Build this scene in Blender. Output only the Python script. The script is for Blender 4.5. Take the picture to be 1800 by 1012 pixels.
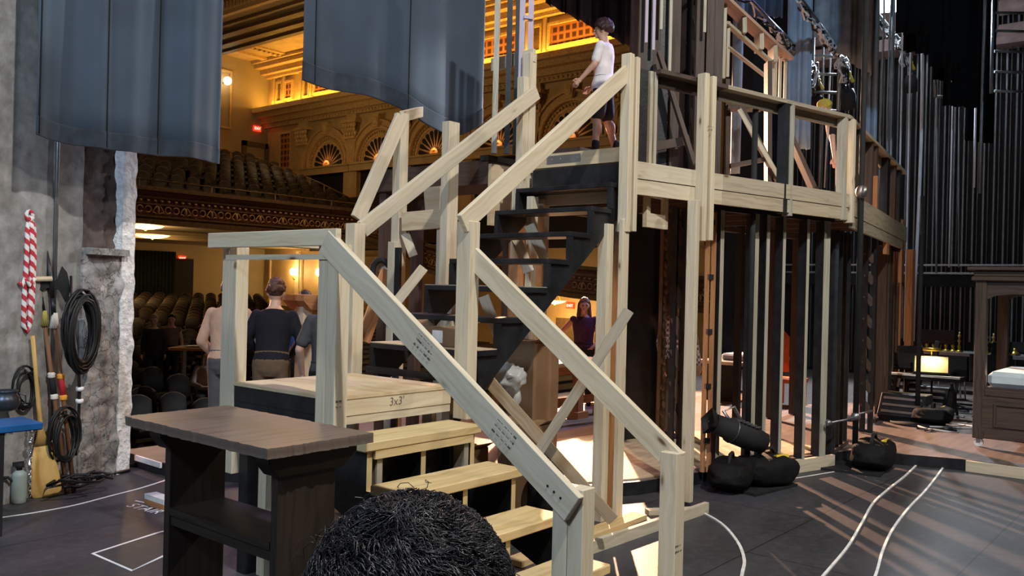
import bpy, bmesh, math, random
from mathutils import Vector, Matrix, noise
random.seed(7)
for o in list(bpy.data.objects): bpy.data.objects.remove(o)
SC = bpy.context.scene; COL = SC.collection
# ------------------------------------------------------------------ camera
FPX, ROLL, YAW, EYE = 1535.4, .0245, .6916, 1.833
CAM = Vector((-3.123, -3.235, EYE))
FW = Vector((math.cos(YAW), math.sin(YAW), 0)); RT = Vector((math.sin(YAW), -math.cos(YAW), 0)); UP = Vector((0, 0, 1))
cx = RT*math.cos(ROLL) + UP*math.sin(ROLL); cy = UP*math.cos(ROLL) - RT*math.sin(ROLL)
cd = bpy.data.cameras.new('camera'); cam = bpy.data.objects.new('camera', cd); COL.objects.link(cam)
M = Matrix.Identity(4)
for i in range(3): M[i][0] = cx[i]; M[i][1] = cy[i]; M[i][2] = -FW[i]; M[i][3] = CAM[i]
cam.matrix_world = M
cd.sensor_width = 36; cd.lens = FPX/1800*36; cd.clip_start = .05; cd.clip_end = 300
SC.camera = cam
def ray(u, v):
    a = (u-900)/FPX; b = (506-v)/FPX
    return FW + cx*a + cy*b
def pz(u, v, z): D = ray(u, v); return CAM + D*((z-CAM.z)/D.z)
def px(u, v, x): D = ray(u, v); return CAM + D*((x-CAM.x)/D.x)
def py(u, v, y): D = ray(u, v); return CAM + D*((y-CAM.y)/D.y)
def pd(u, v, d): return CAM + ray(u, v)*d
def pj(p):
    q = Vector(p)-CAM; d = q.dot(FW)
    return (900+FPX*q.dot(cx)/d, 506-FPX*q.dot(cy)/d, d) if d > .05 else (-9e3, -9e3, d)
# ------------------------------------------------------------------ view, world, lights
SC.view_settings.view_transform = 'Standard'; SC.view_settings.look = 'None'
SC.view_settings.exposure = 0.0; SC.view_settings.gamma = 1.0; SC.view_settings.use_curve_mapping = False
W = bpy.data.worlds.new('world'); SC.world = W; W.use_nodes = True
W.node_tree.nodes['Background'].inputs[0].default_value = (.55, .62, .8, 1)
W.node_tree.nodes['Background'].inputs[1].default_value = .035
def lamp(kind, loc, energy, col, target=None, size=.3, angle=60, blend=.3, name='stage_light'):
    l = bpy.data.lights.new(name, kind); l.energy = energy; l.color = col
    if kind == 'AREA': l.size = size
    elif kind == 'SUN': l.angle = size
    else: l.shadow_soft_size = size
    if kind == 'SPOT': l.spot_size = math.radians(angle); l.spot_blend = blend
    o = bpy.data.objects.new(name, l); COL.objects.link(o); o.location = loc
    if target is not None:
        o.rotation_euler = (Vector(target)-Vector(loc)).to_track_quat('-Z', 'Y').to_euler()
    return o
# neutral work light high behind the camera, the key
lamp('SPOT', (-1.0, -5.5, 9.8), 3900, (1, .95, .86), (1.6, .8, 1.2), .13, 85, .5)
# warm-white light from the wings on the right
lamp('SPOT', (8.0, -9.0, 9.0), 1500, (1, .90, .74), (3.0, .3, 1.8), .25, 60, .6)
# cool wash from the left wing
lamp('SPOT', (-7.5, -1.5, 7.0), 1900, (.62, .80, 1.0), (0, 2.2, 1.6), .7, 75, .7)
# front of house lights in the auditorium, throwing through the studs
lamp('SPOT', (13.2, 8.3, 5.2), 19000, (1, .56, .34), (6.0, -.9, .0), .09, 46, .25)
# added cool spot, standing in for the work light on the far drapes
lamp('SPOT', (3.0, -7.5, 9.5), 2500, (.50, .74, 1.0), (11.4, 1.6, 5.6), .3, 30, .6)
# balcony front light warming the people beyond the landing
lamp('SPOT', (2.2, 21.6, 5.2), 9000, (1, .50, .27), (1.75, 3.6, 1.2), .1, 13, .5)
# purple and red washes on the playing area
lamp('SPOT', (9.5, 2.0, 8.6), 2000, (.52, .36, 1.0), (5.8, 3.2, .9), .3, 46, .7)
lamp('SPOT', (3.6, 6.5, 7.5), 520, (.72, .42, .98), (1.8, 3.6, .1), .3, 60, .7)
lamp('SPOT', (9.8, 6.5, 7.0), 1700, (1, .48, .26), (3.9, 2.6, .3), .2, 60, .6)
# ------------------------------------------------------------------ mesh helper
UVK = [0]
def V3(p): return Vector(p)
class MB:
    def __init__(s): s.v = []; s.f = []; s.uv = []; s.mi = []; s.sm = []
    def add(s, vs, fs, uvs=None, mi=0, sm=False):
        n = len(s.v); s.v += [Vector(q) for q in vs]
        for i, f in enumerate(fs):
            s.f.append([n+k for k in f]); s.mi.append(mi); s.sm.append(sm)
            s.uv.append(uvs[i] if uvs else [(vs[k][0]+.37*vs[k][2], vs[k][1]+.61*vs[k][2]) for k in f])
        return s
    def frame(s, c, ax, ay, az, lx, ly, lz, mi=0, taper=1.0):
        # box centred c, unit axes, full lengths; ax = grain direction
        UVK[0] += 1; k = 10*(UVK[0] % 97); kv = (UVK[0]*0.37) % 5
        vs = []
        for i in (-.5, .5):
            for j, l in ((-.5, -.5), (.5, -.5), (.5, .5), (-.5, .5)):
                t = taper if i > 0 else 1
                vs.append(c+ax*(lx*i)+ay*(ly*j*t)+az*(lz*l*t))
        fs = [(0, 3, 2, 1), (4, 5, 6, 7)]
        uv = [[(k+.3*j, kv+q) for j, q in ((0, 0), (0, lz), (ly, lz), (ly, 0))], [(k+5+.3*j, kv+q) for j, q in ((0, 0), (ly, 0), (ly, lz), (0, lz))]]
        per = [0, ly, ly+lz, 2*ly+lz, 2*ly+2*lz]
        for e in range(4):
            a, b = e, (e+1) % 4
            fs.append((a, b, 4+b, 4+a)); uv.append([(k, kv+per[e]), (k, kv+per[e+1]), (k+lx, kv+per[e+1]), (k+lx, kv+per[e])])
        return s.add(vs, fs, uv, mi)
    def bar(s, p0, p1, w, h, up=(0, 0, 1), mi=0, taper=1.0):
        p0, p1 = V3(p0), V3(p1); ax = (p1-p0); L = ax.length; ax.normalize(); up = V3(up)
        ay = up.cross(ax)
        if ay.length < 1e-4: ay = Vector((0, 1, 0)).cross(ax)
        if ay.length < 1e-4: ay = Vector((1, 0, 0))
        ay.normalize(); az = ax.cross(ay)
        return s.frame((p0+p1)/2, ax, ay, az, L, w, h, mi, taper)
    def box(s, x0, x1, y0, y1, z0, z1, mi=0):
        L = [x1-x0, y1-y0, z1-z0]; c = Vector(((x0+x1)/2, (y0+y1)/2, (z0+z1)/2)); E = [Vector((1, 0, 0)), Vector((0, 1, 0)), Vector((0, 0, 1))]
        i = max(range(3), key=lambda q: abs(L[q])); j, k = (i+1) % 3, (i+2) % 3
        return s.frame(c, E[i], E[j], E[k], L[i], L[j], L[k], mi)
    def cyl(s, p0, p1, r0, r1=None, n=12, mi=0, cap=True, sm=True):
        return s.tube([p0, p1], [r0, r0 if r1 is None else r1], n, mi, cap, sm)
    def tube(s, pts, r, n=8, mi=0, cap=True, sm=True):
        pts = [V3(q) for q in pts]; m = len(pts); rs = r if isinstance(r, (list, tuple)) else [r]*m
        vs = []; prev = None; dist = 0; ds = []
        for i, q in enumerate(pts):
            t = (pts[min(i+1, m-1)]-pts[max(i-1, 0)])
            if t.length < 1e-9: t = Vector((0, 0, 1))
            t.normalize()
            if prev is None:
                a = t.cross(Vector((0, 0, 1)))
                if a.length < 1e-3: a = t.cross(Vector((0, 1, 0)))
            else: a = prev-t*prev.dot(t)
            if a.length < 1e-6: a = t.orthogonal()
            a.normalize(); b = t.cross(a); prev = a
            if i: dist += (pts[i]-pts[i-1]).length
            ds.append(dist)
            for j in range(n):
                th = 2*math.pi*j/n; vs.append(q+a*(rs[i]*math.cos(th))+b*(rs[i]*math.sin(th)))
        fs = []; uv = []
        for i in range(m-1):
            for j in range(n):
                k = (j+1) % n; fs.append((i*n+j, i*n+k, (i+1)*n+k, (i+1)*n+j))
                uv.append([(ds[i], j/n), (ds[i], (j+1)/n), (ds[i+1], (j+1)/n), (ds[i+1], j/n)])
        s.add(vs, fs, uv, mi, sm)
        if cap:
            n0 = len(s.v)-len(vs)
            for ring, rev in ((0, True), (m-1, False)):
                f = [n0+ring*n+j for j in range(n)]
                s.f.append(f[::-1] if rev else f); s.uv.append([(0, 0)]*n); s.mi.append(mi); s.sm.append(False)
        return s
    def loft(s, rings, mi=0, sm=True, cap=True):
        n = len(rings[0]); vs = [q for r in rings for q in r]; fs = []
        for i in range(len(rings)-1):
            for j in range(n): k = (j+1) % n; fs.append((i*n+j, i*n+k, (i+1)*n+k, (i+1)*n+j))
        if cap: fs += [tuple(range(n))[::-1], tuple((len(rings)-1)*n+j for j in range(n))]
        return s.add(vs, fs, None, mi, sm)
    def lathe(s, prof, c=(0, 0, 0), n=20, mi=0, sm=True):
        c = V3(c); return s.loft([[c+Vector((r*math.cos(2*math.pi*j/n), r*math.sin(2*math.pi*j/n), z)) for j in range(n)] for r, z in prof], mi, sm)
    def ball(s, c, rx, ry=None, rz=None, n=16, m=10, mi=0, fn=None, R=None):
        ry = rx if ry is None else ry; rz = rx if rz is None else rz; c = V3(c); rings = []
        for i in range(m+1):
            ph = -math.pi/2+math.pi*i/m; ph = max(-1.54, min(1.54, ph)); ring = []
            for j in range(n):
                th = 2*math.pi*j/n; d = Vector((math.cos(ph)*math.cos(th), math.cos(ph)*math.sin(th), math.sin(ph)))
                q = Vector((d.x*rx, d.y*ry, d.z*rz))
                if fn: q = fn(d, q)
                if R: q = R @ q
                ring.append(c+q)
            rings.append(ring)
        return s.loft(rings, mi)
    def prism(s, poly, o, ax, ay, n, t, mi=0):
        # polygon (a,b) in plane o+a*ax+b*ay, extruded t along n
        o, ax, ay, n = V3(o), V3(ax), V3(ay), V3(n); m = len(poly)
        UVK[0] += 1; k = 10*(UVK[0] % 97)
        vs = [o+ax*a+ay*b for a, b in poly]+[o+ax*a+ay*b+n*t for a, b in poly]
        fs = [tuple(range(m))[::-1], tuple(range(m, 2*m))]; uv = [[(k+a, b) for a, b in poly][::-1], [(k+a, b) for a, b in poly]]
        for i in range(m):
            j = (i+1) % m; fs.append((i, j, m+j, m+i)); l = math.hypot(poly[j][0]-poly[i][0], poly[j][1]-poly[i][1])
            uv.append([(k, 0), (k+l, 0), (k+l, t), (k, t)])
        return s.add(vs, fs, uv, mi)
    def mesh(s, name, mats, base):
        me = bpy.data.meshes.new(name); me.from_pydata([tuple(q-base) for q in s.v], [], s.f); me.update()
        for m in (mats if isinstance(mats, (list, tuple)) else [mats]): me.materials.append(m)
        uvl = me.uv_layers.new(name='UVMap'); data = []
        for f in s.uv:
            for q in f: data += [q[0], q[1]]
        uvl.data.foreach_set('uv', data)
        me.polygons.foreach_set('material_index', s.mi); me.polygons.foreach_set('use_smooth', s.sm)
        bm = bmesh.new(); bm.from_mesh(me); bmesh.ops.recalc_face_normals(bm, faces=bm.faces); bm.to_mesh(me); bm.free()
        return me
    def build(s, name, mats, parent=None, loc=None, bev=0):
        if parent is not None:
            b = Vector((0, 0, 0)); q = parent
            while q is not None: b += q.location; q = q.parent
        elif loc is not None: b = V3(loc)
        else:
            b = Vector((sum(q.x for q in s.v)/len(s.v), sum(q.y for q in s.v)/len(s.v), min(q.z for q in s.v)))
        o = bpy.data.objects.new(name, s.mesh(name, mats, b)); COL.objects.link(o)
        if parent is not None: o.parent = parent
        else: o.location = b
        if bev:
            m = o.modifiers.new('bevel', 'BEVEL'); m.width = bev; m.segments = 1; m.limit_method = 'ANGLE'
        return o
def tag(o, label=None, cat=None, group=None, kind=None):
    if label: o['label'] = label
    if cat: o['category'] = cat
    if group: o['group'] = group
    if kind: o['kind'] = kind
    return o
def thing(name, label, cat, loc=(0, 0, 0), rz=0, group=None):
    o = bpy.data.objects.new(name, None); COL.objects.link(o); o.location = loc; o.rotation_euler = (0, 0, rz); o.empty_display_size = .1
    return tag(o, label, cat, group)
def struct(mb, name, mats, bev=0): return tag(mb.build(name, mats, None, None, bev), kind='structure')
def part(o, label): o['label'] = label; return o
def dup(o, loc=None, rz=None, label=None, group=None, parent=None):
    c = o.copy(); COL.objects.link(c)
    if parent is not None: c.parent = parent
    for ch in list(o.children): dup(ch, parent=c)
    if loc is not None: c.location = loc
    if rz is not None: c.rotation_euler = (0, 0, rz)
    if label: c['label'] = label
    if group: c['group'] = group
    return c
def text_mb(s, size, o, ax, ay, th=.002, spacing=1.0):
    c = bpy.data.curves.new('t', 'FONT'); c.body = s; c.size = size; c.space_character = spacing; c.extrude = 0
    ob = bpy.data.objects.new('t', c); COL.objects.link(ob)
    dg = bpy.context.evaluated_depsgraph_get(); me = bpy.data.meshes.new_from_object(ob.evaluated_get(dg))
    bpy.data.objects.remove(ob); o, ax, ay = V3(o), V3(ax), V3(ay)
    mb = MB(); vs = [o+ax*q.co.x+ay*q.co.y for q in me.vertices]
    if me.polygons: mb.add(vs, [tuple(p.vertices) for p in me.polygons])
    return mb
# ------------------------------------------------------------------ materials
MATS = {}
def _new(name):
    m = bpy.data.materials.new(name); m.use_nodes = True; nt = m.node_tree; b = nt.nodes['Principled BSDF']; MATS[name] = m
    return m, nt, b
def N(nt, t, **kw):
    n = nt.nodes.new(t)
    for k, v in kw.items():
        if k in n.inputs: n.inputs[k].default_value = v
        else: setattr(n, k, v)
    return n
def ramp(nt, stops):
    r = nt.nodes.new('ShaderNodeValToRGB'); e = r.color_ramp.elements
    while len(e) < len(stops): e.new(.5)
    for i, (p, c) in enumerate(stops): e[i].position = p; e[i].color = (*c, 1) if len(c) == 3 else c
    return r
def mixc(nt, fac, a, b, mode='MIX'):
    n = nt.nodes.new('ShaderNodeMix'); n.data_type = 'RGBA'; n.blend_type = mode; L = nt.links
    for sock, val in ((n.inputs[0], fac), (n.inputs[6], a), (n.inputs[7], b)):
        if isinstance(val, (int, float)): sock.default_value = val
        elif isinstance(val, tuple): sock.default_value = (*val, 1)
        else: L.new(val, sock)
    return n.outputs[2]
def mat(name, col, rough=.6, metal=0, var=.25, scale=6, bump=0, bscale=40, sheen=0, emit=None, estr=1, spec=.4, trans=0, alpha=1):
    m, nt, b = _new(name); L = nt.links
    b.inputs['Roughness'].default_value = rough; b.inputs['Metallic'].default_value = metal; b.inputs['Specular IOR Level'].default_value = spec
    tc = N(nt, 'ShaderNodeTexCoord')
    if var:
        nz = N(nt, 'ShaderNodeTexNoise', Scale=scale, Detail=5.0); L.new(tc.outputs['Object'], nz.inputs['Vector'])
        r = ramp(nt, [(.3, tuple(c*(1-var) for c in col)), (.7, tuple(min(1, c*(1+var)) for c in col))]); L.new(nz.outputs[0], r.inputs[0]); L.new(r.outputs[0], b.inputs['Base Color'])
    else: b.inputs['Base Color'].default_value = (*col, 1)
    if bump:
        nb = N(nt, 'ShaderNodeTexNoise', Scale=bscale, Detail=6.0); L.new(tc.outputs['Object'], nb.inputs['Vector'])
        bp = N(nt, 'ShaderNodeBump', Strength=bump, Distance=.02); L.new(nb.outputs[0], bp.inputs['Height']); L.new(bp.outputs[0], b.inputs['Normal'])
    if sheen: b.inputs['Sheen Weight'].default_value = sheen; b.inputs['Sheen Roughness'].default_value = .45; b.inputs['Sheen Tint'].default_value = (.7, .8, 1, 1)
    if emit: b.inputs['Emission Color'].default_value = (*emit, 1); b.inputs['Emission Strength'].default_value = estr
    if trans: b.inputs['Transmission Weight'].default_value = trans
    if alpha < 1: b.inputs['Alpha'].default_value = alpha
    return m
def lumber(name, light, dark, knot=(.16, .09, .045), kn=.62, rough=.65, tint=.12, gscale=1.0):
    m, nt, b = _new(name); L = nt.links; b.inputs['Roughness'].default_value = rough; b.inputs['Specular IOR Level'].default_value = .3
    uv = N(nt, 'ShaderNodeUVMap')
    mp = N(nt, 'ShaderNodeMapping'); mp.inputs['Scale'].default_value = (1.6*gscale, 34*gscale, 1); L.new(uv.outputs[0], mp.inputs[0])
    wob = N(nt, 'ShaderNodeTexNoise', Scale=3.0, Detail=2.0); L.new(uv.outputs[0], wob.inputs['Vector'])
    add = N(nt, 'ShaderNodeVectorMath', operation='MULTIPLY_ADD'); add.inputs[1].default_value = (0, 3.0, 0); L.new(wob.outputs[1], add.inputs[0]); L.new(mp.outputs[0], add.inputs[2])
    nz = N(nt, 'ShaderNodeTexNoise', Scale=1.0, Detail=4.0, Roughness=.6); L.new(add.outputs[0], nz.inputs['Vector'])
    r = ramp(nt, [(.32, dark), (.52, light), (.75, tuple(min(1, c*1.12) for c in light))]); L.new(nz.outputs[0], r.inputs[0])
    # knots
    mk = N(nt, 'ShaderNodeMapping'); mk.inputs['Scale'].default_value = (2.4, 7, 1); L.new(uv.outputs[0], mk.inputs[0])
    vo = N(nt, 'ShaderNodeTexVoronoi', Scale=1.0); L.new(mk.outputs[0], vo.inputs['Vector'])
    rk = ramp(nt, [(.05, (1, 1, 1)), (.10, (.25, .25, .25)), (.17, (0, 0, 0))]); L.new(vo.outputs['Distance'], rk.inputs[0])
    sel = N(nt, 'ShaderNodeMath', operation='GREATER_THAN'); L.new(vo.outputs['Color'], sel.inputs[0]); sel.inputs[1].default_value = 1-kn
    km = N(nt, 'ShaderNodeMath', operation='MULTIPLY'); L.new(rk.outputs[0], km.inputs[0]); L.new(sel.outputs[0], km.inputs[1])
    c = mixc(nt, km.outputs[0], r.outputs[0], knot)
    # board tint
    sx = N(nt, 'ShaderNodeSeparateXYZ'); L.new(uv.outputs[0], sx.inputs[0])
    dv = N(nt, 'ShaderNodeMath', operation='MULTIPLY'); L.new(sx.outputs[0], dv.inputs[0]); dv.inputs[1].default_value = .1
    fl = N(nt, 'ShaderNodeMath', operation='FLOOR'); L.new(dv.outputs[0], fl.inputs[0])
    wn = N(nt, 'ShaderNodeTexWhiteNoise', noise_dimensions='1D'); L.new(fl.outputs[0], wn.inputs['W'])
    rt = ramp(nt, [(0, (1-tint, 1-tint, 1-tint*1.1)), (1, (1, 1-tint*.3, 1-tint))]); L.new(wn.outputs[0], rt.inputs[0])
    c = mixc(nt, 1.0, c, rt.outputs[0], 'MULTIPLY'); L.new(c, b.inputs['Base Color'])
    bp = N(nt, 'ShaderNodeBump', Strength=.12, Distance=.005); L.new(nz.outputs[0], bp.inputs['Height']); L.new(bp.outputs[0], b.inputs['Normal'])
    return m
pine = lumber('raw_pine', (.64, .57, .455), (.54, .46, .34))
tread_m = lumber('treated_pine', (.64, .50, .28), (.50, .35, .16), kn=.4, gscale=.6)
grey_pine = lumber('weathered_pine', (.36, .32, .26), (.24, .21, .16))
dark_wood = lumber('dark_stained_wood', (.026, .018, .015), (.014, .010, .008), (.01, .008, .006), kn=.3, rough=.5)
set_brown = lumber('brown_painted_wood', (.075, .052, .045), (.045, .03, .027), (.02, .015, .012), kn=.25, rough=.6)
black_paint = mat('black_paint', (.012, .013, .016), .45, var=.5, scale=9, bump=.1)
black_matte = mat('black_matte', (.010, .010, .012), .8, var=.4)
plywood = lumber('plywood', (.62, .51, .36), (.50, .38, .24), kn=.15, gscale=.35)
orange_wood = lumber('honey_lit_wood', (.45, .22, .10), (.30, .13, .055), kn=.3)  # also holds the orange light on the ladder, posts and lectern top
steel = mat('dull_steel', (.30, .31, .33), .4, .9, .2)
chrome = mat('chrome', (.7, .7, .72), .2, 1, .05)
cable_m = mat('black_rubber', (.008, .008, .009), .5, var=.2)
white_tape = mat('white_tape', (.82, .83, .85), .6, var=.08)
brass = mat('brass', (.75, .52, .12), .3, .9, .1)
white_paint = mat('white_paint', (.75, .75, .76), .6, var=.15, scale=12)
# ================================================================== SETTING: stage
floor_m, nt, b = _new('black_stage_floor'); L = nt.links
tc = N(nt, 'ShaderNodeTexCoord')
n1 = N(nt, 'ShaderNodeTexNoise', Scale=.9, Detail=6.0); n2 = N(nt, 'ShaderNodeTexNoise', Scale=14.0, Detail=6.0, Roughness=.7)
mp = N(nt, 'ShaderNodeMapping'); mp.inputs['Scale'].default_value = (1, 2.5, 1); L.new(tc.outputs['Object'], mp.inputs[0])
L.new(mp.outputs[0], n1.inputs['Vector']); L.new(tc.outputs['Object'], n2.inputs['Vector'])
ra = ramp(nt, [(.3, (.028, .028, .034)), (.7, (.058, .058, .068))]); L.new(n1.outputs[0], ra.inputs[0])
rb = ramp(nt, [(.45, (0, 0, 0)), (.8, (.5, .5, .5))]); L.new(n2.outputs[0], rb.inputs[0])
c = mixc(nt, rb.outputs[0], ra.outputs[0], (.10, .10, .11)); 
br = N(nt, 'ShaderNodeTexBrick', Scale=.2); br.inputs['Mortar Size'].default_value = .0012; br.inputs['Color1'].default_value = br.inputs['Color2'].default_value = (1, 1, 1, 1); br.inputs['Mortar'].default_value = (.35, .35, .35, 1)
L.new(tc.outputs['Object'], br.inputs['Vector']); c = mixc(nt, 1.0, c, br.outputs[0], 'MULTIPLY')
L.new(c, b.inputs['Base Color']); b.inputs['Roughness'].default_value = .48; b.inputs['Specular IOR Level'].default_value = .35
mb = MB(); mb.box(-12, 20, -14, 5.3, -.15, 0); struct(mb, 'floor', floor_m)
# raised show deck with curved front edge
deck_m, nt, b = _new('painted_show_deck'); L = nt.links
tc = N(nt, 'ShaderNodeTexCoord'); mp = N(nt, 'ShaderNodeMapping'); mp.inputs['Scale'].default_value = (1, 9, 1); mp.inputs['Rotation'].default_value = (0, 0, .5); L.new(tc.outputs['Object'], mp.inputs[0])
nz = N(nt, 'ShaderNodeTexNoise', Scale=1.6, Detail=6.0); L.new(mp.outputs[0], nz.inputs['Vector'])
ra = ramp(nt, [(.3, (.10, .078, .074)), (.7, (.18, .145, .138))]); L.new(nz.outputs[0], ra.inputs[0]); L.new(ra.outputs[0], b.inputs['Base Color']); b.inputs['Roughness'].default_value = .5
edge = [(1.12, 5.3), (1.12, 4.4), (1.9, 2.75), (2.95, 1.22), (3.7, .86), (5.2, .50), (6.85, .02), (7.18, -1.0), (7.24, -9), (16.9, -9), (16.9, 5.3)]
mb = MB(); mb.prism(edge, (0, 0, .002), (1, 0, 0), (0, 1, 0), (0, 0, 1), .118); mb.mi[-len(edge):] = [1]*len(edge); struct(mb, 'stage_deck', [deck_m, black_paint])
# deck facing: black strip then raw pine board at the right
mb = MB(); mb.bar((7.155, -1.06, .06), (7.165, -3.2, .06), .03, .115); tag(mb.build('facing_board', pine), 'raw pine board facing the step below the canopied bed', 'board')
# pale plywood laid on the deck behind the stair
mb = MB(); q = [(3.03, 1.28), (3.72, .93), (5.2, .6), (6.6, .16), (7.0, 1.6), (5.6, 2.5), (4.5, 2.75)]
mb.prism(q, (0, 0, .121), (1, 0, 0), (0, 1, 0), (0, 0, 1), .012); tag(mb.build('plywood_sheet', plywood), 'pale plywood floor sheet lying on the deck behind the braced posts', 'plywood')
# concrete wall with broken plaster, left
conc, nt, b = _new('rough_concrete'); L = nt.links
tc = N(nt, 'ShaderNodeTexCoord'); n1 = N(nt, 'ShaderNodeTexNoise', Scale=1.3, Detail=8.0, Roughness=.65); n2 = N(nt, 'ShaderNodeTexNoise', Scale=9.0, Detail=6.0)
mp = N(nt, 'ShaderNodeMapping'); mp.inputs['Scale'].default_value = (1, 1, .25); L.new(tc.outputs['Object'], mp.inputs[0]); L.new(mp.outputs[0], n1.inputs['Vector']); L.new(tc.outputs['Object'], n2.inputs['Vector'])
ra = ramp(nt, [(.25, (.20, .20, .20)), (.5, (.34, .34, .34)), (.75, (.50, .50, .48))]); L.new(n1.outputs[0], ra.inputs[0])
rb = ramp(nt, [(.3, (.55, .55, .55)), (.7, (1, 1, 1))]); L.new(n2.outputs[0], rb.inputs[0]); c = mixc(nt, 1.0, ra.outputs[0], rb.outputs[0], 'MULTIPLY')
L.new(c, b.inputs['Base Color']); b.inputs['Roughness'].default_value = .85
bp = N(nt, 'ShaderNodeBump', Strength=.5, Distance=.03); L.new(n2.outputs[0], bp.inputs['Height']); L.new(bp.outputs[0], b.inputs['Normal'])
rough_m = mat('broken_plaster', (.30, .29, .29), .9, var=.55, scale=7, bump=1.0, bscale=16)
jamb_m = mat('whitewashed_masonry', (.85, .85, .88), .85, var=.3, scale=14, bump=1.0, bscale=28)
nt = rough_m.node_tree; L = nt.links; b = nt.nodes['Principled BSDF']; src = b.inputs['Base Color'].links[0].from_socket
tc = N(nt, 'ShaderNodeTexCoord'); wv = N(nt, 'ShaderNodeTexNoise', Scale=5.0, Detail=4.0); L.new(tc.outputs['Object'], wv.inputs['Vector'])
ad = N(nt, 'ShaderNodeVectorMath', operation='MULTIPLY_ADD'); ad.inputs[1].default_value = (.35, .35, .35); L.new(wv.outputs[1], ad.inputs[0]); L.new(tc.outputs['Object'], ad.inputs[2])
vo = N(nt, 'ShaderNodeTexVoronoi', Scale=6.0, feature='DISTANCE_TO_EDGE'); L.new(ad.outputs[0], vo.inputs['Vector']); rc = ramp(nt, [(.0, (.12, .12, .12)), (.035, (1, 1, 1))]); L.new(vo.outputs[0], rc.inputs[0])
L.new(mixc(nt, .85, src, rc.outputs[0], 'MULTIPLY'), b.inputs['Base Color'])
brick_m = mat('dark_brick', (.10, .075, .07), .9, var=.5, scale=6, bump=.5, bscale=20)
WDIR = Vector((.915, .403, 0)).normalized(); WNO = Vector((-.403, .915, 0)).normalized(); WO = Vector((.965, 4.885, 0))   # right end of the wall, on the floor
def wp(s, z, n=0): return WO + WDIR*s + WNO*n + Vector((0, 0, z))
def rough_slab(mb, s0, s1, z0, z1, n0, thick, amp, res, seed=0, mi=0):
    ns = max(2, int((s1-s0)/res)); nzv = max(2, int((z1-z0)/res)); vs = []; fs = []
    for i in range(ns+1):
        for j in range(nzv+1):
            s = s0+(s1-s0)*i/ns; z = z0+(z1-z0)*j/nzv; e = 0 if i in (0,) else 1
            d = amp*(noise.noise(Vector((s*3+seed, z*3, 1)))*.6+noise.noise(Vector((s*9+seed, z*9, 5)))*.4)
            ss = s+(amp*.8*noise.noise(Vector((z*7, seed, 2))) if i == ns else 0)
            vs.append(wp(ss, z, n0-abs(d)*e))
    for i in range(ns):
        for j in range(nzv): a = i*(nzv+1)+j; fs.append((a, a+nzv+1, a+nzv+2, a+1))
    mb.add(vs, fs, None, mi, True)
    # side and back closing
    mb2 = [wp(s1, z0, n0), wp(s1, z0, n0+thick), wp(s1, z1, n0+thick), wp(s1, z1, n0), wp(s0, z0, n0+thick), wp(s0, z1, n0+thick), wp(s0, z0, n0), wp(s0, z1, n0)]
    mb.add(mb2, [(0, 1, 2, 3), (1, 4, 5, 2), (4, 6, 7, 5), (3, 2, 5, 7), (0, 6, 4, 1)], None, mi)
mb = MB(); rough_slab(mb, -5.5, -.62, 0, 9.5, 0, .8, .02, .10); o = struct(mb, 'wall_left', conc)
mb = MB(); rough_slab(mb, -.63, -.16, 0, 2.07, -.03, .6, .07, .022, 3); rough_slab(mb, -.63, -.16, 2.07, 9.5, .06, .5, .14, .04, 9, 1); struct(mb, 'wall_left_broken_plaster', [rough_m, brick_m])
mb = MB(); rough_slab(mb, -.17, .0, 0, 9.5, -.05, .75, .03, .022, 5); struct(mb, 'trim_jamb', jamb_m)
mb = MB(); rough_slab(mb, -.62, -.14, 2.04, 2.10, -.10, .12, .05, .03, 8); struct(mb, 'trim_lintel', rough_m)
# smooth pilaster at the far left
mb = MB(); mb.box(-3.6, -.18, 4.52, 5.2, 0, 9.5); struct(mb, 'wall_left_pilaster', conc)
mb = MB(); mb.tube([wp(-.95, 0, -.03), wp(-.95, 6, -.03)], .018); tag(mb.build('conduit', steel), 'thin grey conduit running up the concrete wall beside the rope', 'pipe')
# proscenium right side, header and stage house
blackwall = mat('black_wall', (.012, .012, .014), .8, var=.4, scale=2)
mb = MB(); mb.box(15.6, 24, 5.3, 6.0, -1, 16); struct(mb, 'wall_proscenium', blackwall)
mb = MB(); mb.box(17, 17.4, -14, 5.3, 0, 16); struct(mb, 'wall_right', blackwall)
mb = MB(); mb.box(-12, 17.4, -14, 5.3, 15.6, 16); struct(mb, 'ceiling', blackwall)
mb = MB(); mb.box(-12, 17.4, -14.3, -14, 0, 16); struct(mb, 'wall_back', blackwall)
mb = MB(); mb.box(-12.3, -12, -14, 5.3, 0, 16); struct(mb, 'wall_wing', blackwall)
mb = MB(); mb.box(-4.5, 15.6, 5.5, 6.0, 11.5, 16); struct(mb, 'wall_proscenium_header', blackwall)
# ================================================================== SETTING: auditorium
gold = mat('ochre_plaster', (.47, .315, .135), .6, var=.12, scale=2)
gold2 = mat('gilded_moulding', (.50, .33, .13), .5, var=.25, scale=14, bump=.4, bscale=18)
gold_dk = mat('brown_moulding', (.13, .075, .035), .55, var=.3, scale=10, bump=.3, bscale=20)
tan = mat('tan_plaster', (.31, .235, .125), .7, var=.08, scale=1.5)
red_dark = mat('oxblood_relief', (.14, .040, .028), .6, var=.4, scale=20, bump=.5, bscale=30)
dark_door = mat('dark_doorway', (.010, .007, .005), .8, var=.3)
carpet = mat('dark_carpet', (.035, .018, .014), .9, var=.3, scale=4)
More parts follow.
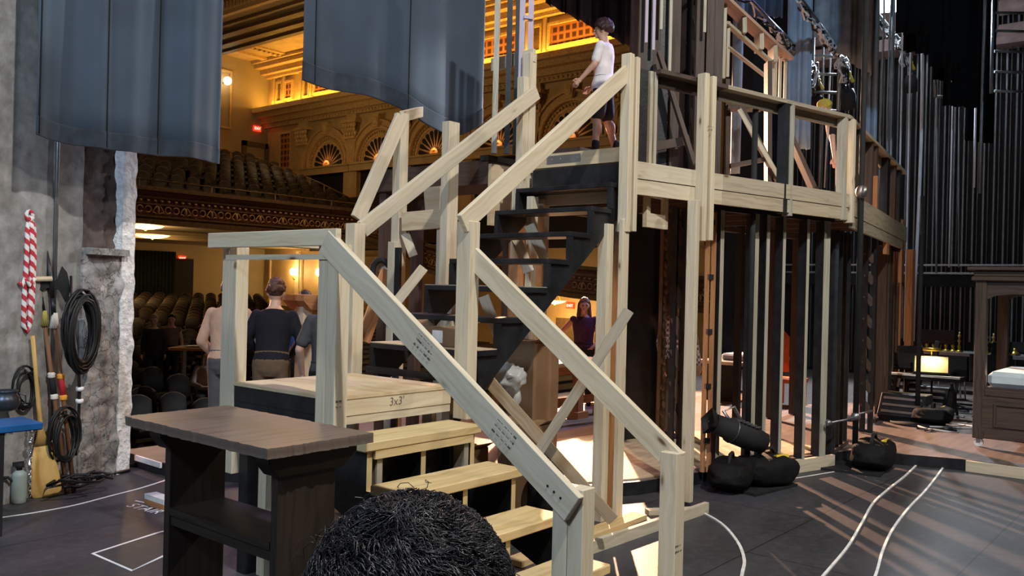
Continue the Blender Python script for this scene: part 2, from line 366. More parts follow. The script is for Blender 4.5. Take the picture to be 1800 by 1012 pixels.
# coffer pattern
def lattice_mat(name, ca, cb, sc):
    m, nt, b = _new(name); L = nt.links; tc = N(nt, 'ShaderNodeTexCoord'); ck = N(nt, 'ShaderNodeTexVoronoi', Scale=sc, distance='CHEBYCHEV'); ck.inputs['Randomness'].default_value = 0
    L.new(tc.outputs['Object'], ck.inputs['Vector']); r = ramp(nt, [(.25, ca), (.42, cb)]); L.new(ck.outputs[0], r.inputs[0]); L.new(r.outputs[0], b.inputs['Base Color']); b.inputs['Roughness'].default_value = .6
    return m
coffer = lattice_mat('coffered_ceiling', (.10, .03, .015), (.24, .11, .04), 3.0)
grille_m = lattice_mat('pierced_grille', (.06, .012, .006), (.42, .16, .05), 3.3)
mb = MB()
for i in range(27):
    y0 = 6+i; z = -1.0+max(0, (i-4))*.062; mb.box(-4, 23.6, y0, y0+1.02, -1.6, z)
struct(mb, 'floor_house', carpet)
XS = 23.6
mb = MB(); mb.box(XS, XS+.5, 6, 36, -1.6, 14.6); struct(mb, 'wall_house_side', gold)
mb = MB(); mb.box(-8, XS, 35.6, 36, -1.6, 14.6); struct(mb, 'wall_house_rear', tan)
mb = MB(); mb.box(-8.4, -8, 6, 36, -1.6, 14.6); struct(mb, 'wall_house_left', gold)
mb = MB(); mb.box(-8.4, XS+.5, 6, 36, 14.5, 15); struct(mb, 'ceiling_house', gold)
# ceiling: warm soffit by the side wall, moulded dark beam, coffers over the middle
mb = MB(); mb.box(20.4, XS, 6, 35.6, 13.05, 14.5); struct(mb, 'ceiling_side_soffit', gold)
mb = MB()
for x0, x1, z in ((20.3, 20.55, 12.95), (20.7, 20.85, 12.98), (22.9, 23.1, 12.98)): mb.box(x0, x1, 6, 35.5, z, 13.1)
for y0, y1, z in ((32.7, 32.95, 12.97), (33.3, 33.5, 12.97), (34.2, 34.6, 12.93), (26.0, 26.3, 12.98)): mb.box(20.5, XS, y0, y1, z, 13.1)
struct(mb, 'trim_ceiling_mouldings', gold2)
mb = MB()
for k in range(90): mb.box(20.56, 20.7, 8+k*.3, 8.16+k*.3, 12.9, 13.06)
for k in range(11): mb.box(20.8+k*.26, 20.93+k*.26, 33.0, 33.2, 12.93, 13.06)
struct(mb, 'trim_dentils', gold2)
mb = MB(); mb.box(17.6, 20.3, 6, 35.6, 12.72, 14.5); mb.box(18.1, 18.35, 6, 35.6, 12.6, 12.75); mb.box(19.0, 19.3, 6, 35.6, 12.6, 12.75); mb.box(19.8, 20.0, 6, 35.6, 12.62, 12.75); struct(mb, 'ceiling_beam', gold_dk)
mb = MB(); mb.box(-7.9, 17.0, 6, 35.6, 13.3, 14.5); struct(mb, 'ceiling_coffers', coffer)
mb = MB(); mb.box(17.0, 17.6, 6, 35.6, 12.86, 13.3)
for k in range(110): mb.box(16.8, 17.0, 8+k*.25, 8.14+k*.25, 13.0, 13.3)
for k in range(60): mb.box(10+k*.12, 10.06+k*.12, 31.5, 31.75, 13.0, 13.3)
mb.box(9, 17, 31.8, 33, 13.05, 13.3); struct(mb, 'trim_rope_moulding', gold2)
# side wall: cornice, cove, frieze panels
mb = MB()
for d, z0, z1 in ((.25, 9.75, 9.95), (.45, 9.95, 10.2), (.75, 10.2, 10.42), (1.0, 10.42, 10.6), (.92, 10.6, 10.68)): mb.box(XS-d, XS, 6.2, 35.6, z0, z1)
struct(mb, 'trim_cornice', gold2)
mb = MB()
for d, z0, z1 in ((.3, 12.3, 12.45), (.55, 12.45, 12.7), (.9, 12.7, 12.9), (1.1, 12.9, 13.05)): mb.box(XS-d, XS, 6.2, 35.6, z0, z1)
struct(mb, 'trim_crown', gold2)
cove_m = mat('cove_lamp', (1, .7, .3), var=0, emit=(1, .58, .10), estr=40)
mb = MB(); mb.box(XS-.55, XS-.35, 8, 35.3, 10.69, 10.74); tag(mb.build('cove_light', cove_m), 'glowing amber light strip hidden on the ledge of the long cornice', 'light strip')
ARY = [30.55, 26.9, 23.3, 19.7, 16.1, 12.5]
PIL = [(a+b)/2 for a, b in zip([34.2]+ARY, ARY+[9.0])]
def frame_mb(mb, y0, y1, z0, z1, w, d):
    for a in ((y0-w, y1+w, z0-w, z0), (y0-w, y1+w, z1, z1+w), (y0-w, y0, z0, z1), (y1, y1+w, z0, z1)): mb.box(XS-d, XS, *a)
mbf = MB(); mbg = MB(); mbp = MB(); mbn = MB()
for y in ARY:
    frame_mb(mbf, y-1.15, y+1.15, 11.15, 11.95, .10, .14); mbg.box(XS-.05, XS, y-1.15, y+1.15, 11.15, 11.95)
for y in PIL+[34.6]:
    frame_mb(mbf, y-.17, y+.17, 11.1, 12.0, .10, .12); mbn.box(XS-.03, XS, y-.17, y+.17, 11.1, 12.0); mbp.box(XS-.16, XS, y-.5, y-.36, 10.68, 12.3); mbp.box(XS-.16, XS, y+.36, y+.5, 10.68, 12.3)
frame_mb(mbf, 33.55, 34.05, 11.15, 11.95, .1, .14); mbg.box(XS-.05, XS, 33.55, 34.05, 11.15, 11.95)
frame_mb(mbf, 33.55, 34.35, 6.9, 9.35, .1, .14); mbg.box(XS-.05, XS, 33.55, 34.35, 6.9, 9.35)
struct(mbf, 'trim_panel_frames', gold2); struct(mbg, 'trim_grilles', grille_m); struct(mbp, 'trim_attic_pilasters', gold); struct(mbn, 'trim_niches', gold_dk)
# arches
mbring = MB(); mblun = MB(); mbdoor = MB(); mbpet = MB(); mbsill = MB(); mbkey = MB()
def arc_ring(mb, y, zc, r0, r1, d0, d1, n=28):
    rings = []
    for k in range(n+1):
        th = math.pi*k/n; c_, s_ = math.cos(th), math.sin(th)
        rings.append([Vector((XS-d, y+r*c_, zc+r*s_)) for r, d in ((r0, d0), (r0, d1), (r1, d1), (r1, d0))])
    mb.loft(rings, sm=False)
ZC = 7.5
for y in ARY:
    arc_ring(mbring, y, ZC, 1.42, 1.55, 0, .22); arc_ring(mbring, y, ZC, 1.55, 1.75, 0, .14); arc_ring(mbring, y, ZC, 1.75, 1.83, 0, .24)
    arc_ring(mbring, y, ZC, 1.12, 1.2, 0, .1)
    mblun.prism([(1.42*math.cos(math.pi*k/24), 1.42*math.sin(math.pi*k/24)) for k in range(25)], (XS-.04, y, ZC), (0, 1, 0), (0, 0, 1), (1, 0, 0), .04)
    for k in range(11):
        th = math.pi*(k+.5)/11; d = Vector((0, math.cos(th), math.sin(th))); t = Vector((0, -math.sin(th), math.cos(th))); o = Vector((XS-.06, y, ZC))
        mbpet.prism([(.30, 0), (.62, .045), (.95, .105), (1.03, .07), (1.05, 0), (1.03, -.07), (.95, -.105), (.62, -.045)], o, d, t, Vector((1, 0, 0)), .05)
    arc_ring(mbring, y, ZC, .16, .26, 0, .16, 14)
    for k in range(25):
        th = math.pi*(k+.5)/25; c0 = Vector((XS-.1, y+1.3*math.cos(th), ZC+1.3*math.sin(th))); mbkey.ball(c0, .055, n=6, m=4)
    mbsill.box(XS-.3, XS, y-1.8, y+1.8, ZC-.42, ZC-.05); mbsill.box(XS-.36, XS, y-1.85, y+1.85, ZC-.12, ZC-.03)
    mbdoor.box(XS-.02, XS+.02, y-1.3, y+1.3, 3.4, ZC-.42)  # dark slab stands for the shade in the recess below the arch
    for s in (-1.55, 1.55): mbsill.box(XS-.2, XS, y+s-.2, y+s+.2, 3.4, ZC-.42)
    mbkey.prism([(-.16, -.28), (.16, -.28), (.24, .3), (-.24, .3)], (XS-.36, y, ZC+1.75), (0, 1, 0), (0, 0, 1), (1, 0, 0), .36)
    mbkey.ball((XS-.36, y, ZC+1.78), .06, .17, .2, n=10, m=8)
struct(mbring, 'trim_arch_mouldings', gold2); struct(mblun, 'wall_lunettes', gold); struct(mbpet, 'trim_shell_petals', dark_door); struct(mbsill, 'trim_arch_sills', gold); struct(mbdoor, 'wall_doorways', dark_door); struct(mbkey, 'trim_keystones', gold2)
mb = MB(); mc = MB()
for y in PIL:
    mb.box(XS-.22, XS, y-.32, y+.32, 3.4, 8.6); mc.box(XS-.34, XS, y-.42, y+.42, 8.6, 8.72); mc.box(XS-.40, XS, y-.52, y+.52, 9.35, 9.5); mb.box(XS-.22, XS, y-.36, y+.36, 9.5, 9.78)
    for r in range(3):
        for k in range(5): mc.ball((XS-.26-.04*r, y-.38+.19*k+(.06 if r == 1 else 0), 8.84+.2*r), .08, .09+.01*r, .13, n=7, m=5)
    for s in (-1, 1): mc.tube([Vector((XS-.34, y+s*(.34+.09*math.cos(a)), 9.24+.09*math.sin(a))) for a in [k*.6 for k in range(10)]], .035, 6)
struct(mb, 'trim_pilasters', gold); struct(mc, 'trim_capitals', gold2)
mb = MB()
for k in range(120): mb.ball((XS-.27, 9+k*.22, 9.85), .05, .09, .07, n=6, m=4)
struct(mb, 'trim_egg_and_dart', gold2)
# rear balcony: door, exit sign, panels, lamp
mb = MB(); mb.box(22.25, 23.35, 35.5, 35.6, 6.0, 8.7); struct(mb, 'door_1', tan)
mb = MB(); mb.box(22.05, 22.25, 35.4, 35.6, 6, 8.95); mb.box(23.35, 23.5, 35.4, 35.6, 6, 8.95); mb.box(22.05, 23.5, 35.4, 35.6, 8.7, 8.95); struct(mb, 'trim_door', gold_dk)
mb = MB()
for a in ((17.2, 21.4, 9.4, 9.5), (17.2, 21.4, 12.2, 12.3), (21.3, 21.4, 9.5, 12.2)): mb.box(a[0], a[1], 35.52, 35.6, a[2], a[3])
struct(mb, 'trim_rear_panel', gold)
globe_m = mat('glowing_globe', (1, .9, .7), var=0, emit=(1, .80, .5), estr=14)
g = py(400, 142, 35.2); mb = MB(); mb.ball((g.x, 35.2, g.z), .2); t = thing('wall_globe', 'glowing round globe lamp on the rear balcony wall by the blue curtain', 'lamp', (g.x, 35.2, g.z)); mb.build('globe', globe_m, t); mb = MB(); mb.cyl((g.x, 35.2, g.z), (g.x, 35.55, g.z-.05), .04); mb.build('bracket', gold_dk, t)
# balcony slab, steps and front
mb = MB()
for i in range(11): mb.box(4, 21.6 if i > 2 else 21.3, 22.15+i*1.0, 23.2+i*1.0 if i < 10 else 35.5, 3.62, 3.75+.36*i)
struct(mb, 'balcony_floor', carpet)
mb = MB(); mb.box(21.6, XS, 22.2, 35.5, 3.55, 5.6); struct(mb, 'balcony_gangway', carpet)
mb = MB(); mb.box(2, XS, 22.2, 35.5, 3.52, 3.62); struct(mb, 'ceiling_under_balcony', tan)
mb = MB(); 
for y in (25.5, 29): mb.box(2, XS, y, y+.35, 3.40, 3.53)
struct(mb, 'trim_under_balcony_ribs', tan)
fr = [(2, 22.0, 3.5), (18.6, 22.0, 3.5), (20.3, 21.9, 3.2), (21.3, 21.4, 2.4), (21.55, 20.2, 2.1), (21.5, 14.3, 1.55), (21.5, 9, 1.2)]
def front_band(mb, off, z0, z1, t):
    for (x0, y0, b0), (x1, y1, b1) in zip(fr, fr[1:]):
        k = 1.0; a = Vector((x0, y0, 0)); bb = Vector((x1, y1, 0)); d = (bb-a).normalized(); n = Vector((d.y, -d.x, 0)); 
        if n.dot(CAM-a) < 0: n = -n
        P = [a+n*off+Vector((0, 0, b0+z0)), bb+n*off+Vector((0, 0, b1+z0)), bb+n*off+Vector((0, 0, b1+z1)), a+n*off+Vector((0, 0, b0+z1))]
        P += [q-n*t for q in P]
        mb.add(P, [(0, 1, 2, 3), (7, 6, 5, 4), (0, 4, 5, 1), (1, 5, 6, 2), (2, 6, 7, 3), (3, 7, 4, 0)])
mb = MB(); front_band(mb, 0, .0, 1.05, .3); struct(mb, 'balcony_front', red_dark)
mb = MB(); front_band(mb, .14, -.02, .14, .3); front_band(mb, .06, .2, .26, .1); front_band(mb, .06, .78, .84, .1); front_band(mb, .16, 1.0, 1.12, .3); front_band(mb, .06, .58, .62, .1); struct(mb, 'trim_balcony_mouldings', gold_dk)
mb = MB(); random.seed(3)
for (x0, y0, b0), (x1, y1, b1) in zip(fr, fr[1:]):
    a = Vector((x0, y0, b0)); bb = Vector((x1, y1, b1)); d = bb-a; Ls = d.length; d.normalize(); n = Vector((d.y, -d.x, 0)).normalized()
    if n.dot(CAM-a) < 0: n = -n
    s = .3
    while s < Ls-.3:
        c0 = a+d*s+n*.04+Vector((0, 0, .42))
        for sg in (-1, 1):
            mb.tube([c0+d*(sg*(.05+.22*math.sin(t*.9)*(.3+t*.16)))+Vector((0, 0, -.12+.15*t*.5*abs(math.cos(t*.8)))) for t in [k*.45 for k in range(9)]], .022, 4)
            mb.tube([c0+d*(sg*(.32+.10*math.cos(t)))+Vector((0, 0, .02+.10*math.sin(t))) for t in [k*.7 for k in range(9)]], .020, 4)
        mb.ball(c0+Vector((0, 0, .0)), .05, .05, .13, n=6, m=5)
        for k in range(4): mb.ball(a+d*(s-.33+.22*k)+n*.04+Vector((0, 0, .70)), .06, .05, .035, n=6, m=4)
        s += .9
struct(mb, 'trim_balcony_relief', mat('gilt_relief', (.48, .30, .13), .5, var=.2))
# under balcony rear wall: curtain, doorway, panels, sconces, exits
mb = MB(); mb.box(17.0, 18.5, 34.8, 34.9, .2, 3.2); 
curtain_gn = mat('green_black_drape', (.012, .018, .014), .85, var=.4)
mb = MB()
ringsA = [[Vector((16.4+2.2*i/60, 35.45+.06*math.sin(i*1.3), z)) for z in (.2, 3.15)] for i in range(61)]
mb.loft([[r[0], r[1], r[1]+Vector((0, .05, 0)), r[0]+Vector((0, .05, 0))] for r in ringsA]); tag(mb.build('rear_drape', curtain_gn), 'dark green drape hanging at the back below the balcony', 'curtain')
mb = MB(); mb.box(18.55, 19.5, 35.45, 35.6, .0, 2.85); struct(mb, 'door_2', dark_door)
mb = MB()
for a in ((32.9, 35.0, .75, 3.0), (29.6, 32.4, .75, 3.0), (26.3, 29.2, .75, 3.0), (23, 25.9, .75, 3.0)): frame_mb(mb, a[0], a[1], a[2], a[3], .1, .1)
for y in (32.65, 29.4, 26.1): mb.box(XS-.15, XS, y-.12, y+.12, 0, 3.4)
struct(mb, 'trim_wall_panels', mat('cream_moulding', (.60, .47, .26), .5, var=.1))
sc_m = mat('sconce_glow', (1, .8, .5), var=0, emit=(1, .66, .25), estr=60)
for k, (u, v) in enumerate(((515, 480), (560, 481))):
    g = px(u, v, XS-.25); t = thing('wall_sconce', ['glowing candle sconce on the cream panel left of the standing post', 'glowing wall sconce half hidden just left of the standing post'][k], 'sconce', (XS-.1, g.y, g.z-.2))
    mb = MB(); mb.ball((XS-.28, g.y, g.z+.08), .13, .13, .17); ms = mb
    mb = MB(); mb.tube([(XS-.05, g.y, g.z-.25), (XS-.2, g.y, g.z-.32), (XS-.28, g.y, g.z-.1)], .03); mb.ball((XS-.06, g.y, g.z-.22), .05, .09, .14); ms.build('shade', sc_m, mb.build('arm', brass, t))
    lamp('POINT', (XS-.6, g.y, g.z+.1), 60, (1, .68, .32), size=.12, name='sconce_bulb')
# bowl ceiling lights below the balcony
bowl_m = mat('alabaster_bowl', (1, .8, .5), var=0, emit=(1, .62, .2), estr=5)
def bowl(p, r, label):
    t = thing('bowl_light', label, 'ceiling light', tuple(p)); mb = MB(); mb.lathe([(.05, -.02), (r*.5, .0), (r*.85, .05), (r, .10), (r*.96, .10), (.05, .09)], p); mb.build('bowl', bowl_m, t)
    mb = MB()
    for k in range(3): a = k*2.1; mb.cyl(p+Vector((r*.9*math.cos(a), r*.9*math.sin(a), .09)), p+Vector((.02, 0, .13 if p.z > 3 else .5)), .012)
    mb.lathe([(.03, -.06), (.06, -.03), (.03, 0)], p); mb.build('hanger', brass, t)
    lamp('POINT', p+Vector((0, 0, -.35)), 170, (1, .62, .25), size=.25, name='bowl_bulb')
bowl(pz(256, 402, 3.40), .55, 'glowing bowl ceiling light, the nearer of the two below the balcony'); bowl(pz(268, 418, 3.38), .62, 'glowing bowl ceiling light, the farther one below the balcony')
g = px(975, 533, 22.3); bowl(Vector((22.3, g.y, g.z)), .42, 'glowing bowl ceiling light beside the exit sign behind the braced posts')
ex_m = mat('exit_sign_red', (.6, .02, .01), var=0, emit=(1, .03, .01), estr=2.2); ex_t = mat('exit_letters', (1, .5, .4), var=0, emit=(1, .32, .22), estr=6)
def exit_sign(p, ax, n, w, label):
    ax = V3(ax); n = V3(n); t = thing('exit_sign', label, 'sign', tuple(p)); mb = MB(); mb.frame(V3(p), ax, V3((0, 0, 1)), n, w, w*.62, .08); mb.build('housing', ex_m, t)
    mb = text_mb('EXIT', w*.42, V3(p)-ax*(w*.44)+n*.05-Vector((0, 0, w*.14)), ax, (0, 0, 1)); mb.build('lettering', ex_t, t)
exit_sign(py(452, 226, 35.55), (1, 0, 0), (0, -1, 0), .42, 'red exit sign over the balcony door in the corner')
exit_sign(py(320, 454, 35.55), (1, 0, 0), (0, -1, 0), .36, 'red exit sign over the dark doorway below the balcony')
exit_sign(px(1003, 537, 23.55), (0, -1, 0), (-1, 0, 0), .34, 'red exit sign above the head of the person in the dark vest')
mb = MB(); g = px(1000, 575, XS); mb.box(XS-.03, XS, g.y-.9, g.y+.6, -1, .75); struct(mb, 'door_3', gold_dk)
# added unseen fill points that brighten the auditorium
lamp('POINT', (14, 20, 8.6), 380, (1, .70, .36), size=.5, name='house_fill')
lamp('POINT', (9, 27, 8.0), 150, (1, .70, .36), size=.5, name='house_fill')
lamp('POINT', (19.5, 28, 8.4), 85, (1, .70, .36), size=.3, name='house_fill')
for y in ARY[:5]: lamp('POINT', (XS-.3, y, ZC+.18), 5, (1, .42, .16), size=.06, name='lunette_light')
# handrails on the balcony
def rails(name, label, pts, posts, r=.03, drop=.45):
    t = thing(name, label, 'railing', tuple(V3(pts[0])-Vector((0, 0, .9)))); mb = MB(); mb.tube(pts, r, 6); mb.build('top_rail', gold_dk, t)
    mb = MB(); mb.tube([V3(q)-Vector((0, 0, drop)) for q in pts], r*.8, 6); mb.build('lower_rail', gold_dk, t)
    for q in posts: mb = MB(); mb.cyl(V3(q)-Vector((0, 0, .95)), q, r, n=6); mb.build('post', gold_dk, t)
rails('aisle_rail', 'bronze pipe rail stepping down the balcony aisle by the corner door', [py(385, 262, 33), py(408, 268, 33), py(456, 280, 33)], [py(408, 268, 33), py(456, 280, 33)])
rails('aisle_rail', 'bronze pipe rail sloping in front of the first arch', [py(476, 288, 30), py(560, 320, 28), py(610, 345, 26.5)], [py(484, 291, 30), py(520, 305, 29), py(570, 325, 28)])
rails('balcony_rail', 'long thin brass rail on top of the curved balcony front', [(5, 22.0, 4.82), (18.6, 22.0, 4.82), (20.3, 21.9, 4.7)], [(x, 22, 4.82) for x in (9.8, 12.2, 14.6, 17, 19)], .022, .3)
# seats
seat_m = mat('seat_upholstery', (.013, .008, .006), .7, var=.3, scale=3); seat_e = mat('seat_edge', (.11, .07, .04), .4, var=.2)
def make_seat():
    t = thing('theatre_seat', 'dark folding seat in the balcony rows', 'seat', (0, 0, 0), 0, 'balcony seats')
    mb = MB(); rings = []
    for i in range(9):
        a = (i/8-.5)*1.5; x = .27*math.sin(a)*1.25; zt = .98-.10*abs(i/8-.5)**2*4
        rings.append([Vector((x, .20+.09*(1-math.cos(a))*-1, .30)), Vector((x, .30+.09*(1-math.cos(a))*-1, zt)), Vector((x, .35-.09*(1-math.cos(a)), zt)), Vector((x, .26-.09*(1-math.cos(a)), .30))])
    mb.loft(rings); bk0 = mb.build('backrest', seat_m, t)
    mb = MB(); mb.box(-.23, .23, -.20, .20, .38, .50); mb.build('seat_pan', seat_m, t, bev=.04)
    mb = MB()
    for s in (-1, 1): mb = MB(); mb.box(s*.27-.02, s*.27+.02, -.18, .22, .56, .60); mb.box(s*.27-.015, s*.27+.015, -.02, .2, 0, .565); mb.build('armrest', seat_e, t)
    mb = MB()
    mb.tube([(.255*math.sin((i/8-.5)*1.5)*1.33, .32-.09*(1-math.cos((i/8-.5)*1.5)), .985-.10*abs(i/8-.5)**2*4) for i in range(9)], .012, 5); mb.build('top_edge', seat_e, bk0)
    return t
proto = make_seat(); used = False
def put_seat(x, y, z, rz, label, grp):
    global used
    if not used: proto.location = (x, y, z); proto.rotation_euler = (0, 0, rz); proto['label'] = label; proto['group'] = grp; used = True
    else: dup(proto, (x, y, z), rz, label, grp)
nb = 0
for i in range(10):
    y = 22.75+i*1.0; z = 3.75+.36*i; x = 9.0
    while x < 20.9-.1*i:
        u, v, d = pj((x, y, z+.9))
        if 236 < u < 640 and 262 < v < 400 and not (u < 390 and v < 232+.165*(u-50)-.0) and d > 0 and abs((x % 7.5)-6.4) > .5:
            put_seat(x, y, z, math.pi*0, 'dark curved seat in the raked rows of the balcony', 'balcony seats'); nb += 1
        x += .62
ns = 0
for i in range(24):
    y = 8.9+i*.98; z = -1.0+max(0, int(y-6)-4)*.062; x = 2.0
    while x < 22.5:
        u, v, d = pj((x, y, z+.85))
        if 228 < u < 470 and 505 < v < 720 and abs(((x+y*.05) % 6.2)-5.6) > .45 and not (12.6 < y < 15.6 and 5.6 < x < 9): put_seat(x, y, z, 0, 'dark folding seat in the stalls below the balcony', 'stalls seats'); ns += 1
        x += .6
print('seats', nb, ns)
# ================================================================== STAIR
def stamp(parent, o, ax, ay, n, w=.10, lines=3, seed=0):
    w *= .75
    rnd = random.Random(seed); mb = MB(); o, ax, ay, n = V3(o), V3(ax).normalized(), V3(ay).normalized(), V3(n).normalized()
    for l in range(lines):
        a = 0
        while a < w:
            d = rnd.uniform(.006, .020); mb.frame(o+ax*(a+d/2)-ay*(l*.030)+n*.0012, ax, ay, n, d, rnd.choice((.003, .004, .010)), .001); a += d+rnd.uniform(.004, .018)
    ink = MATS.get('ink') or mat('ink', (.10, .085, .08), .8, var=0)
    return mb.build('grade_stamp', ink, parent)
def post_part(parent, name, x0, x1, y0, y1, z0, z1, m=None):
    mb = MB()
    if (y1-y0) > .12: ym = (y0+y1)/2; mb.box(x0, x1, y0, ym-.001, z0, z1); mb.box(x0, x1, ym+.001, y1, z0, z1-.003)
    else: mb.box(x0, x1, y0, y1, z0, z1)
    return mb.build(name, m or pine, parent, bev=.003)
# ---- lower flight
lo = thing('wooden_stair', 'short raw pine stair with thick yellow treads rising to the small landing', 'stairs', (.45, -.5, 0))
TR = [(.335, .984), (.0, .768), (-.315, .552), (-.63, .336), (-.945, .13)]
for y, z in TR: mb = MB(); mb.box(-.015, .93, y, y+.285, z-.052, z); mb.build('tread', tread_m, lo, bev=.006)
poly = [(.63, .93)]
for k, (y, z) in enumerate(TR):
    poly += [(y+.03, z-.053), (y+.03, (TR[k+1][1]-.053) if k < 4 else 0)]
poly += [(-.75, 0), (.63, .58)]
for x in (.03, .44, .86):
    mb = MB(); mb.prism(poly, (x, 0, 0), (0, 1, 0), (0, 0, 1), (1, 0, 0), .038); mb.mi[-len(poly):] = [1]*len(poly); mb.build('stringer', [black_paint, tread_m], lo)
mb = MB(); mb.box(.07, .86, .34, .36, .885, .93); mb.build('cleat', tread_m, lo)
for x in (.10, .80): mb = MB(); mb.box(x, x+.04, .36, .45, 0, .92); mb.build('support_leg', grey_pine, lo)
mb = MB(); mb.box(.08, .84, .52, .54, 0, .92); mb.build('dark_backing', black_paint, lo)  # black backing added to make the space below the treads dark
post_part(lo, 'newel_post', -.075, .015, -1.13, -.97, 0, .985); post_part(lo, 'newel_post', .965, 1.06, -1.00, -.90, 0, .985)
mb = MB(); mb.bar((-.095, .60, 2.065), (-.095, -1.10, .905), .038, .135); hr = mb.build('handrail', pine, lo, bev=.003)
mb = MB(); mb.bar((1.03, .54, 2.03), (1.03, -.965, .925), .040, .130); o = mb.build('handrail', pine, lo, bev=.003)
d = Vector((0, -1.70, -1.16)).normalized(); up = Vector((0, -d.z, d.y)); nn = Vector((-1, 0, 0))
stamp(hr, Vector((-.115, -.16, 1.60)), d, up if up.z > 0 else -up, nn, .16, 3, 1); stamp(hr, Vector((-.115, -.68, 1.24)), d, up if up.z > 0 else -up, nn, .17, 3, 2)
stamp(lo, Vector((.968, -1.002, .50)), (1, 0, 0), (0, 0, 1), (0, -1, 0), .07, 2, 3)
mb = MB()
for k in range(3): mb = MB(); mb.cyl((-.116, -.97-.035*k, .985-.02*k), (-.113, -.97-.035*k, .985-.02*k), .006, n=8); mb.build('screw', black_matte, hr)
# ---- landing
la = thing('stair_landing', 'square pine landing marked 3x3 with a black painted side', 'platform', (.46, 1.1, 0))
mb = MB(); mb.box(-.005, .96, .62, 1.60, 1.18, 1.2); mb.build('plywood_top', plywood, la)
mb = MB(); mb.box(0, .95, .625, .663, 1.085, 1.179); fb = mb.build('face_board', pine, la); mb = MB(); mb.box(0, .95, .63, .668, 1.035, 1.082); mb.build('face_board', pine, la)
mb = MB(); mb.box(.002, .04, .67, 1.595, 1.085, 1.181); mb.build('side_board', black_paint, la); mb = MB(); mb.box(.004, .04, .67, 1.595, .99, 1.083); mb.build('side_board', black_paint, la)
mb = MB(); mb.box(.91, .95, .67, 1.6, 1.04, 1.179); mb.build('side_board', pine, la); mb = MB(); mb.box(.04, .91, 1.56, 1.6, 1.04, 1.179); mb.build('back_board', pine, la)
N_ = post_part(la, 'corner_post', -.070, .022, .53, .695, .98, 2.05); post_part(la, 'corner_post', 0, .09, 1.602, 1.76, .62, 2.05); post_part(la, 'corner_post', .96, 1.06, 1.615, 1.72, 1.03, 2.27); post_part(la, 'corner_post', .965, 1.055, .50, .618, .99, 2.25)
mb = MB(); mb.bar((-.09, 1.76, 2.085), (-.09, .50, 2.085), .038, .092); mb.build('top_rail', pine, la, bev=.003)
mb = MB(); mb.bar((-.07, 1.69, 2.09), (.98, 1.69, 2.09), .092, .038); mb.build('top_rail', pine, la, bev=.003)
mb = MB(); mb.bar((-.07, .59, 1.98), (-.07, 1.6, 1.98), .02, .03); mb.build('rail_packing', pine, la)
mb = MB(); mb.box(.045, .13, 1.5, 1.59, 0, .985); mb.build('leg', black_paint, la); mb = MB(); mb.box(.10, .14, 1.38, 1.46, 0, .985); mb.build('leg', pine, la)
mb = MB(); mb.box(.86, .90, .7, .79, 0, 1.03); mb.build('leg', pine, la); mb = MB(); mb.box(.05, .09, .7, .79, 0, .985); mb.build('leg', pine, la); mb = MB(); mb.box(.86, .90, 1.45, 1.55, 0, 1.03); mb.build('leg', pine, la)
pencil = mat('pencil_line', (.16, .13, .11), .8, var=0)
text_mb("3x3'", .07, (.42, .6235, 1.115), (1, 0, .02), (.1, 0, 1)).build('pencil_mark', pencil, fb)
stamp(N_, (-.06, .529, 1.19), (1, 0, 0), (0, 0, 1), (0, -1, 0), .07, 2, 5); stamp(la, (.97, 1.6135, 1.95), (1, 0, 0), (0, 0, 1), (0, -1, 0), .07, 3, 6)
# ---- upper flight, black
uf = thing('black_stair', 'steep black painted open stair climbing from the landing to the upper deck', 'stairs', (2, 1.1, 1.0))
X0, RI, RU = .83, .2135, .27
def ti(i): return X0+RU*i, 1.2+RI*i
for i in range(1, 8):
    x, z = ti(i); mb = MB(); mb.box(x, x+.285, .60, 1.59, z-.038, z); mb.build('tread', [black_paint, plywood][0], uf, bev=.004)
    if i in (1, 3): mb = MB(); mb.box(x+.003, x+.283, .605, 1.585, z, z+.006); part(mb.build('lit_tread_top', plywood if i == 1 else grey_pine, uf), 'pale light-painted tread top')  # pale sheets paint the light falling on two of the tread tops
# front frames of each step: side uprights
for i in range(0, 8):
    x, z = ti(i+1); zz = 1.2+RI*i
    for y in (.60, 1.55):
        mb = MB(); mb.box(x, x+.036, y, y+.04, zz+.004, z-.038); mb.build('upright', black_paint, uf)
mb = MB(); mb.box(ti(1)[0]-.03, ti(1)[0]+.008, .60, 1.59, 1.201, 1.245); mb.build('bottom_rail', black_paint, uf)
for y in (.622, 1.55):
    poly = []
    for i in range(1, 8):
        x, z = ti(i); poly += [(x+.036, z-.0385-RI), (x+.036, z-.0385)]
    poly[0] = (poly[0][0], 1.05); poly += [(2.98, ti(7)[1]-.0385), (2.98, 2.52), (1.0, .93), (.97, 1.0)]
    mb = MB(); mb.prism(poly, (0, y, 0), (1, 0, 0), (0, 0, 1), (0, 1, 0), .03); mb.build('stringer', black_paint, uf)
mb = MB(); mb.box(2.97, 3.01, .60, 1.60, 2.70, 2.885); mb.build('top_riser', black_paint, uf)
mb = MB(); mb.box(2.975, 2.99, .64, 1.55, 2.56, 2.69); mb.build('back_board', pine, uf)
# upper handrails and posts
mb = MB(); mb.bar((.92, .535, 2.23), (2.80, .535, 3.57), .038, .125, (0, 0, 1)); mb.build('handrail', pine, uf, bev=.003)
mb = MB(); mb.bar((1.05, 1.645, 2.23), (3.05, 1.645, 3.60), .038, .125); mb.build('handrail', pine, uf, bev=.003)
post_part(uf, 'post', 2.98, 3.07, 1.665, 1.76, 2.3, 3.95); mb = MB(); mb.box(2.90, 2.978, 1.67, 1.75, 2.3, 3.72); mb.build('post', pine, uf, bev=.003)
mb = MB(); mb.bar((3.03, 1.66, 3.93), (3.02, 2.16, 3.91), .04, .12); mb.build('return_rail', pine, uf, bev=.003)
